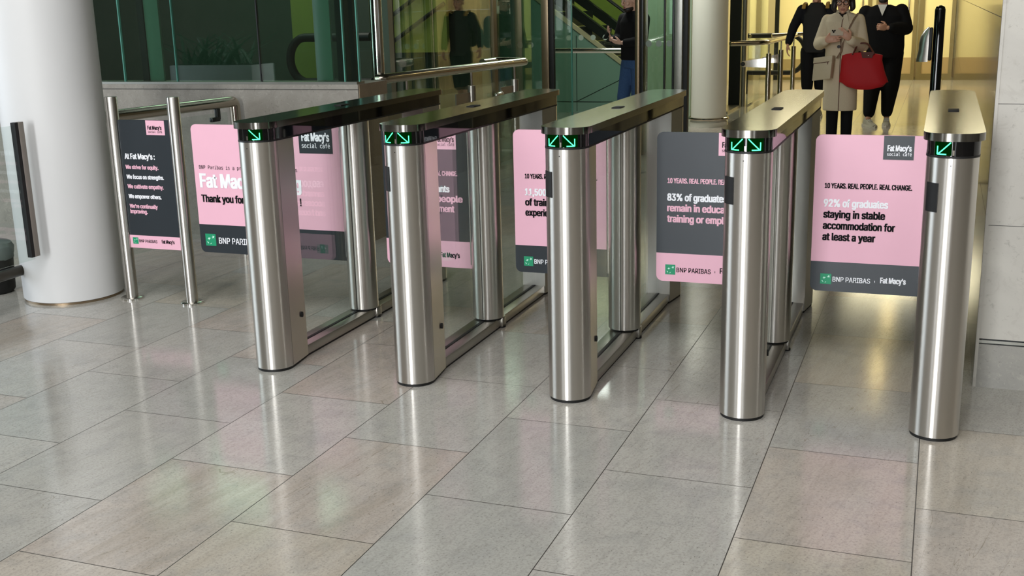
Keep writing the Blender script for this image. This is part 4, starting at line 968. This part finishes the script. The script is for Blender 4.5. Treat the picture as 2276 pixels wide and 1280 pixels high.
    for z, w, d, sx in ((0.0, 0.175, 0.07, 0.03), (0.02, 0.225, 0.085, 0.025), (0.08, 0.235, 0.09, 0.02), (0.20, 0.215, 0.080, 0.0), (0.31, 0.200, 0.055, -0.01), (0.365, 0.195, 0.028, -0.01)):
        rings.append([(x + sx + 0.006 * math.sin(9 * x / 0.2 + z * 30), y - 0.03 + 0.007 * math.sin(26 * x + 11 * z), zz + (0.05 * (x / 0.22) ** 2 if z < 0.03 else (-0.03 * (x / 0.2) ** 2 * (z / 0.365) + 0.0))) for x, y, zz in ell(0, 0, z, w, d, 40, 2.8)])
    b.loft(rings); bo = b.build('bag_body', M['red_nylon'], rt)
    b = MB(); b.loft([[(-0.02, -0.06, 0.365), (0.11, -0.06, 0.36), (0.09, -0.082, 0.315), (0.0, -0.085, 0.315)], [(-0.02, -0.072, 0.372), (0.11, -0.072, 0.368), (0.09, -0.092, 0.312), (0.0, -0.095, 0.312)]], smooth=False); fl = b.build('leather_flap', M['tan_leather'], bo)
    b = MB(); b.ball((0.055, -0.094, 0.335), 0.007, 10); b.build('snap', M['chrome'], fl)
    for dy in (-0.045, 0.0):
        b = MB(); b.tube(round_path([(-0.10, dy - 0.012, 0.34), (-0.055, dy + 0.06, 0.455), (0.035, dy + 0.06, 0.455), (0.11, dy - 0.012, 0.345)], 0.05), 0.008, 8); b.build('handle', M['tan_leather'], rt)
woman()

def man_black():
    O = V3(2.60, 10.75, 0); t = thing('person', tuple(O), 'broad man all in black with white T-shirt and grey trainers, hand at chest', 'person')
    J = dict(head=(0.0, -0.02, 1.615), neck=(0.0, 0.02, 1.47), hips=(0.05, 0.02, 0.93), shl=(-0.20, 0.02, 1.41), shr=(0.22, 0.02, 1.41),
             ell=(-0.27, 0.0, 1.14), elr=(0.285, -0.02, 1.19), wrl=(-0.25, -0.08, 0.90), wrr=(0.085, -0.26, 1.205),
             hipl=(-0.05, 0.02, 0.88), hipr=(0.15, 0.02, 0.88), knl=(-0.075, -0.05, 0.48), knr=(0.12, 0.0, 0.48), anl=(-0.10, -0.10, 0.10), anr=(0.11, 0.06, 0.09))
    hands = [((0.075, -0.265, 1.207), (-0.75, -0.3, 0.12), (-0.1, 0.9, -0.2), (0.1, 0.1, 1.0), 0.75, 1.05), ((-0.25, -0.085, 0.89), (0, -0.1, -1), (0.9, 0, 0), (0, -1, 0), 0.5, 1.0)]
    o, T, m = body(t, J, 'skin', 1.0, 0.12, 0.0, hands); face(t, T, m)
    b = MB(); b.ball(T(0, 0.022, 0.055), (0.082, 0.098, 0.085), 20, m); fused(b, 'hair', M['hair_dark'], t, 0.009, 1)
    b = MB(); b.ball(T(0, -0.03, -0.085), (0.055, 0.058, 0.032), 16, m); b.build('beard', M['hair_dark'], t)
    b = MB()
    torso(b, [(0.05, 0.03, 0.84, 0.215, 0.165), (0.05, 0.03, 0.98, 0.225, 0.175), (0.03, 0.03, 1.18, 0.235, 0.165), (0.02, 0.03, 1.34, 0.245, 0.145), (0.01, 0.03, 1.44, 0.175, 0.11), (0.0, 0.03, 1.475, 0.085, 0.085)])
    limb(b, [(-0.20, 0.03, 1.39), (-0.275, 0.02, 1.15), (-0.255, -0.06, 0.93)], [0.085, 0.078, 0.058], 18)
    limb(b, [(0.215, 0.03, 1.40), (0.285, 0.0, 1.19), (0.12, -0.23, 1.20)], [0.085, 0.082, 0.058], 18)
    c = fused(b, 'jacket', M['black_cloth'], t, 0.010, 4)
    b = MB(); b.loft([[(-0.058, -0.058, 1.478), (0.052, -0.058, 1.478), (0.002, -0.118, 1.345)], [(-0.058, -0.075, 1.478), (0.052, -0.075, 1.478), (0.002, -0.132, 1.345)]], smooth=False); b.build('tee_shirt', M['white_cloth'], t)
    b = MB()
    limb(b, [(-0.04, 0.03, 0.90), (-0.075, -0.03, 0.50), (-0.095, -0.08, 0.17)], [0.135, 0.105, 0.072], 18); limb(b, [(0.14, 0.03, 0.90), (0.135, 0.02, 0.50), (0.11, 0.06, 0.165)], [0.135, 0.110, 0.070], 18)
    fused(b, 'trousers', M['black_cloth'], t, 0.010, 3)
    for a, rz in (((-0.115, -0.06, 0), 0.45), ((0.11, 0.08, 0), 0.05)):
        s, mm = shoe(t, a, rz, (M['trainer'], M['trainer_sole']), 0.31, 'trainer', 0.12); laces(s, mm, M['white_cloth'])
man_black()

def man_dark():
    O = V3(1.72, 11.6, 0); t = thing('person', tuple(O), 'man in dark jacket and backpack with one hand down beside the corridor rail', 'person')
    J = dict(head=(0.0, -0.02, 1.63), neck=(0.0, 0.02, 1.48), hips=(0.0, 0.02, 0.93), shl=(-0.195, 0.02, 1.43), shr=(0.195, 0.02, 1.43),
             ell=(-0.295, 0.02, 1.20), elr=(0.24, 0.0, 1.16), wrl=(-0.345, -0.06, 0.985), wrr=(0.22, -0.12, 0.95),
             hipl=(-0.085, 0.02, 0.88), hipr=(0.085, 0.02, 0.88), knl=(-0.08, -0.04, 0.48), knr=(0.07, 0.05, 0.48), anl=(-0.075, -0.06, 0.10), anr=(0.065, 0.16, 0.12))
    hands = [((-0.348, -0.066, 0.975), (-0.03, -0.15, -1), (1, 0.2, 0), (0.25, -1, 0), 0.35, 1.0), ((0.22, -0.125, 0.94), (0, -0.15, -1), (-1, 0, 0), (0, -1, 0), 0.5, 1.0)]
    o, T, m = body(t, J, 'skin', 1.0, 0.05, 0.0, hands); face(t, T, m)
    b = MB(); b.ball(T(0, 0.022, 0.055), (0.08, 0.098, 0.085), 20, m); fused(b, 'hair', M['hair_dark'], t, 0.009, 1)
    b = MB()
    limb(b, [(-0.185, 0.03, 1.42), (-0.292, 0.03, 1.20), (-0.338, -0.045, 1.01)], [0.074, 0.062, 0.050], 18); limb(b, [(0.185, 0.03, 1.42), (0.24, 0.02, 1.17), (0.222, -0.10, 0.98)], [0.074, 0.064, 0.050], 18)
    torso(b, [(0.0, 0.04, 1.10, 0.150, 0.11), (0.0, 0.04, 1.34, 0.195, 0.12), (0.0, 0.04, 1.43, 0.165, 0.10), (0.0, 0.03, 1.50, 0.080, 0.08)])
    fused(b, 'jacket', M['navy_cloth'], t, 0.010, 3)
    b = MB(); torso(b, [(0.0, 0.02, 0.868, 0.160, 0.125), (0.0, 0.02, 1.0, 0.162, 0.130), (0.0, 0.02, 1.2, 0.166, 0.132), (0.0, 0.02, 1.36, 0.165, 0.125), (0.0, 0.02, 1.46, 0.115, 0.095), (0.0, 0.015, 1.515, 0.075, 0.078)])
    fused(b, 'sweater', M['charcoal_cloth'], t, 0.010, 3)
    b = MB()
    for s, y in ((-1, -0.02), (1, 0.04)): limb(b, [(s * 0.085, 0.02, 0.88), (s * 0.082, y * 1.2, 0.60), (s * 0.078, y * 1.6, 0.42)], [0.105, 0.088, 0.076], 18)
    fused(b, 'shorts', M['black_cloth'], t, 0.010, 2)
    for s, y in ((-1, -0.05), (1, 0.16)): shoe(t, (s * 0.07, y + 0.02, 0), 0, (M['black'], M['white_cloth']), 0.29)
    k = thing('backpack', (O.x, O.y + 0.24, 1.0), 'dark backpack with mustard straps worn by the man beside the rail', 'bag')
    b = MB(); b.box((-0.15, -0.08, -0.02), (0.15, 0.09, 0.44), 0.05); b.build('pack_body', M['black_cloth'], k)
    for s in (-1, 1):
        b = MB(); b.tube([(s * 0.13, -0.09, 0.42), (s * 0.145, -0.20, 0.515), (s * 0.15, -0.325, 0.49), (s * 0.152, -0.365, 0.44)], 0.024, 8, flat=(1, 0.4)); b.build('shoulder_strap', M['strap_olive'], k)
man_dark()

def man_jeans():
    O = V3(-0.055, 8.80, 0); t = thing('person', tuple(O), 'bearded man in black top and blue jeans looking at phone behind the lobby post', 'person', rz=-0.60)
    J = dict(head=(0.0, -0.05, 1.60), neck=(0.0, 0.02, 1.46), hips=(0.0, 0.02, 0.94), shl=(-0.18, 0.02, 1.41), shr=(0.18, 0.02, 1.41),
             ell=(-0.205, -0.05, 1.16), elr=(0.20, -0.04, 1.15), wrl=(-0.09, -0.24, 1.175), wrr=(0.10, -0.22, 1.135),
             hipl=(-0.085, 0.02, 0.88), hipr=(0.085, 0.02, 0.88), knl=(-0.085, -0.07, 0.49), knr=(0.09, 0.0, 0.48), anl=(-0.09, -0.03, 0.10), anr=(0.09, 0.06, 0.10))
    hands = [((-0.085, -0.25, 1.18), (0.30, -0.55, 0.62), (0.6, 0.1, 0.5), (-0.6, 0.1, 0.6), 0.35, 1.0), ((0.09, -0.23, 1.135), (-0.8, -0.5, 0.15), (-0.1, 0.3, 0.9), (0.4, -0.6, 0.5), 0.3, 1.0)]
    o, T, m = body(t, J, 'skin_pale', 1.0, 0.25, 0.0, hands); face(t, T, m)
    b = MB(); b.ball(T(0, 0.024, 0.055), (0.08, 0.097, 0.085), 20, m); fused(b, 'hair', M['hair_dark'], t, 0.009, 1)
    b = MB(); b.ball(T(0, -0.024, -0.088), (0.060, 0.066, 0.042), 16, m)
    fused(b, 'beard', M['hair_dark'], t, 0.006, 1)
    b = MB()
    torso(b, [(0.0, 0.03, 0.93, 0.165, 0.125), (0.0, 0.03, 1.05, 0.165, 0.125), (0.0, 0.03, 1.22, 0.180, 0.128), (0.0, 0.03, 1.36, 0.185, 0.12), (0.0, 0.03, 1.44, 0.12, 0.095), (0.0, 0.03, 1.485, 0.075, 0.078)])
    limb(b, [(-0.175, 0.03, 1.395), (-0.21, -0.03, 1.16), (-0.11, -0.21, 1.17)], [0.07, 0.062, 0.044], 18); limb(b, [(0.175, 0.03, 1.395), (0.205, -0.02, 1.15), (0.115, -0.20, 1.135)], [0.07, 0.062, 0.044], 18)
    fused(b, 'sweatshirt', M['black_cloth'], t, 0.010, 3)
    b = MB()
    torso(b, [(0.0, 0.03, 0.84, 0.155, 0.118), (0.0, 0.03, 1.0, 0.155, 0.115)])
    limb(b, [(-0.085, 0.03, 0.90), (-0.088, -0.055, 0.50), (-0.09, -0.02, 0.11)], [0.095, 0.075, 0.068], 18); limb(b, [(0.085, 0.03, 0.90), (0.09, 0.01, 0.50), (0.09, 0.06, 0.11)], [0.095, 0.075, 0.068], 18)
    fused(b, 'jeans', M['denim'], t, 0.009, 2)
    for x, y in ((-0.09, 0.0), (0.09, 0.08)): shoe(t, (x, y, 0), 0, (M['black'], M['white_cloth']), 0.29)
    rot = Matrix.Rotation(-0.60, 3, 'Z'); p = O + rot @ V3(-0.052, -0.322, 1.240)
    ph = thing('phone', tuple(p), 'dark phone in the raised hand of the man in jeans', 'phone', rz=-0.60)
    b = MB(); b.box((-0.036, -0.0045, -0.07), (0.036, 0.0045, 0.07), 0.003); mm = Matrix.Rotation(-0.6, 4, 'X')
    for v in b.bm.verts: v.co = mm @ v.co
    pb = b.build('phone_case', M['gunmetal'], ph)
    b = MB()
    for x, z in ((-0.022, 0.052), (-0.022, 0.032)): b.tube([(x, -0.0042, z), (x, -0.008, z)], 0.008, 12)
    for v in b.bm.verts: v.co = mm @ v.co
    b.build('lens', M['chrome'], pb)
man_jeans()

# planter mirrored in the green glazing
def planter():
    t = thing('planter', (-5.15, -2.6, 0), 'pale planter of spiky leaves seen mirrored in the dark green glazing', 'planter')
    b = MB(); b.box((-0.6, -0.25, 0), (0.6, 0.25, 0.95), 0.01); b.build('planter_box', plain('pale_planter', (190, 196, 194), 0.5), t)
    b = MB(); b.box((-0.57, -0.22, 0.94), (0.57, 0.22, 0.955)); b.build('soil', plain('dark_soil', (40, 32, 26), 0.9), t)
    b = MB()
    for k in range(70):
        x, y = R.uniform(-0.5, 0.5), R.uniform(-0.18, 0.18); a = R.uniform(0, 2 * PI); L = R.uniform(0.25, 0.6); lean = R.uniform(0.2, 0.9); w = R.uniform(0.012, 0.03)
        d = Vector((math.cos(a) * lean, math.sin(a) * lean, 1)).normalized(); s_ = Vector((-math.sin(a), math.cos(a), 0)); p = Vector((x, y, 0.95)); prev = None
        for i in range(6):
            f = i / 5; c = p + d * L * f + Vector((math.cos(a), math.sin(a), -0.6)) * L * 0.35 * f * f; ww = w * (1 - f) ** 0.6 + 0.001
            row = (b.bm.verts.new(c - s_ * ww), b.bm.verts.new(c + Vector((0, 0, -0.006))), b.bm.verts.new(c + s_ * ww))
            if prev:
                b.bm.faces.new((prev[0], prev[1], row[1], row[0])); b.bm.faces.new((prev[1], prev[2], row[2], row[1]))
            prev = row
    b.build('leaves', plain('grey_green_leaf', (96, 128, 104), 0.35, vary=0.3), t)
planter()
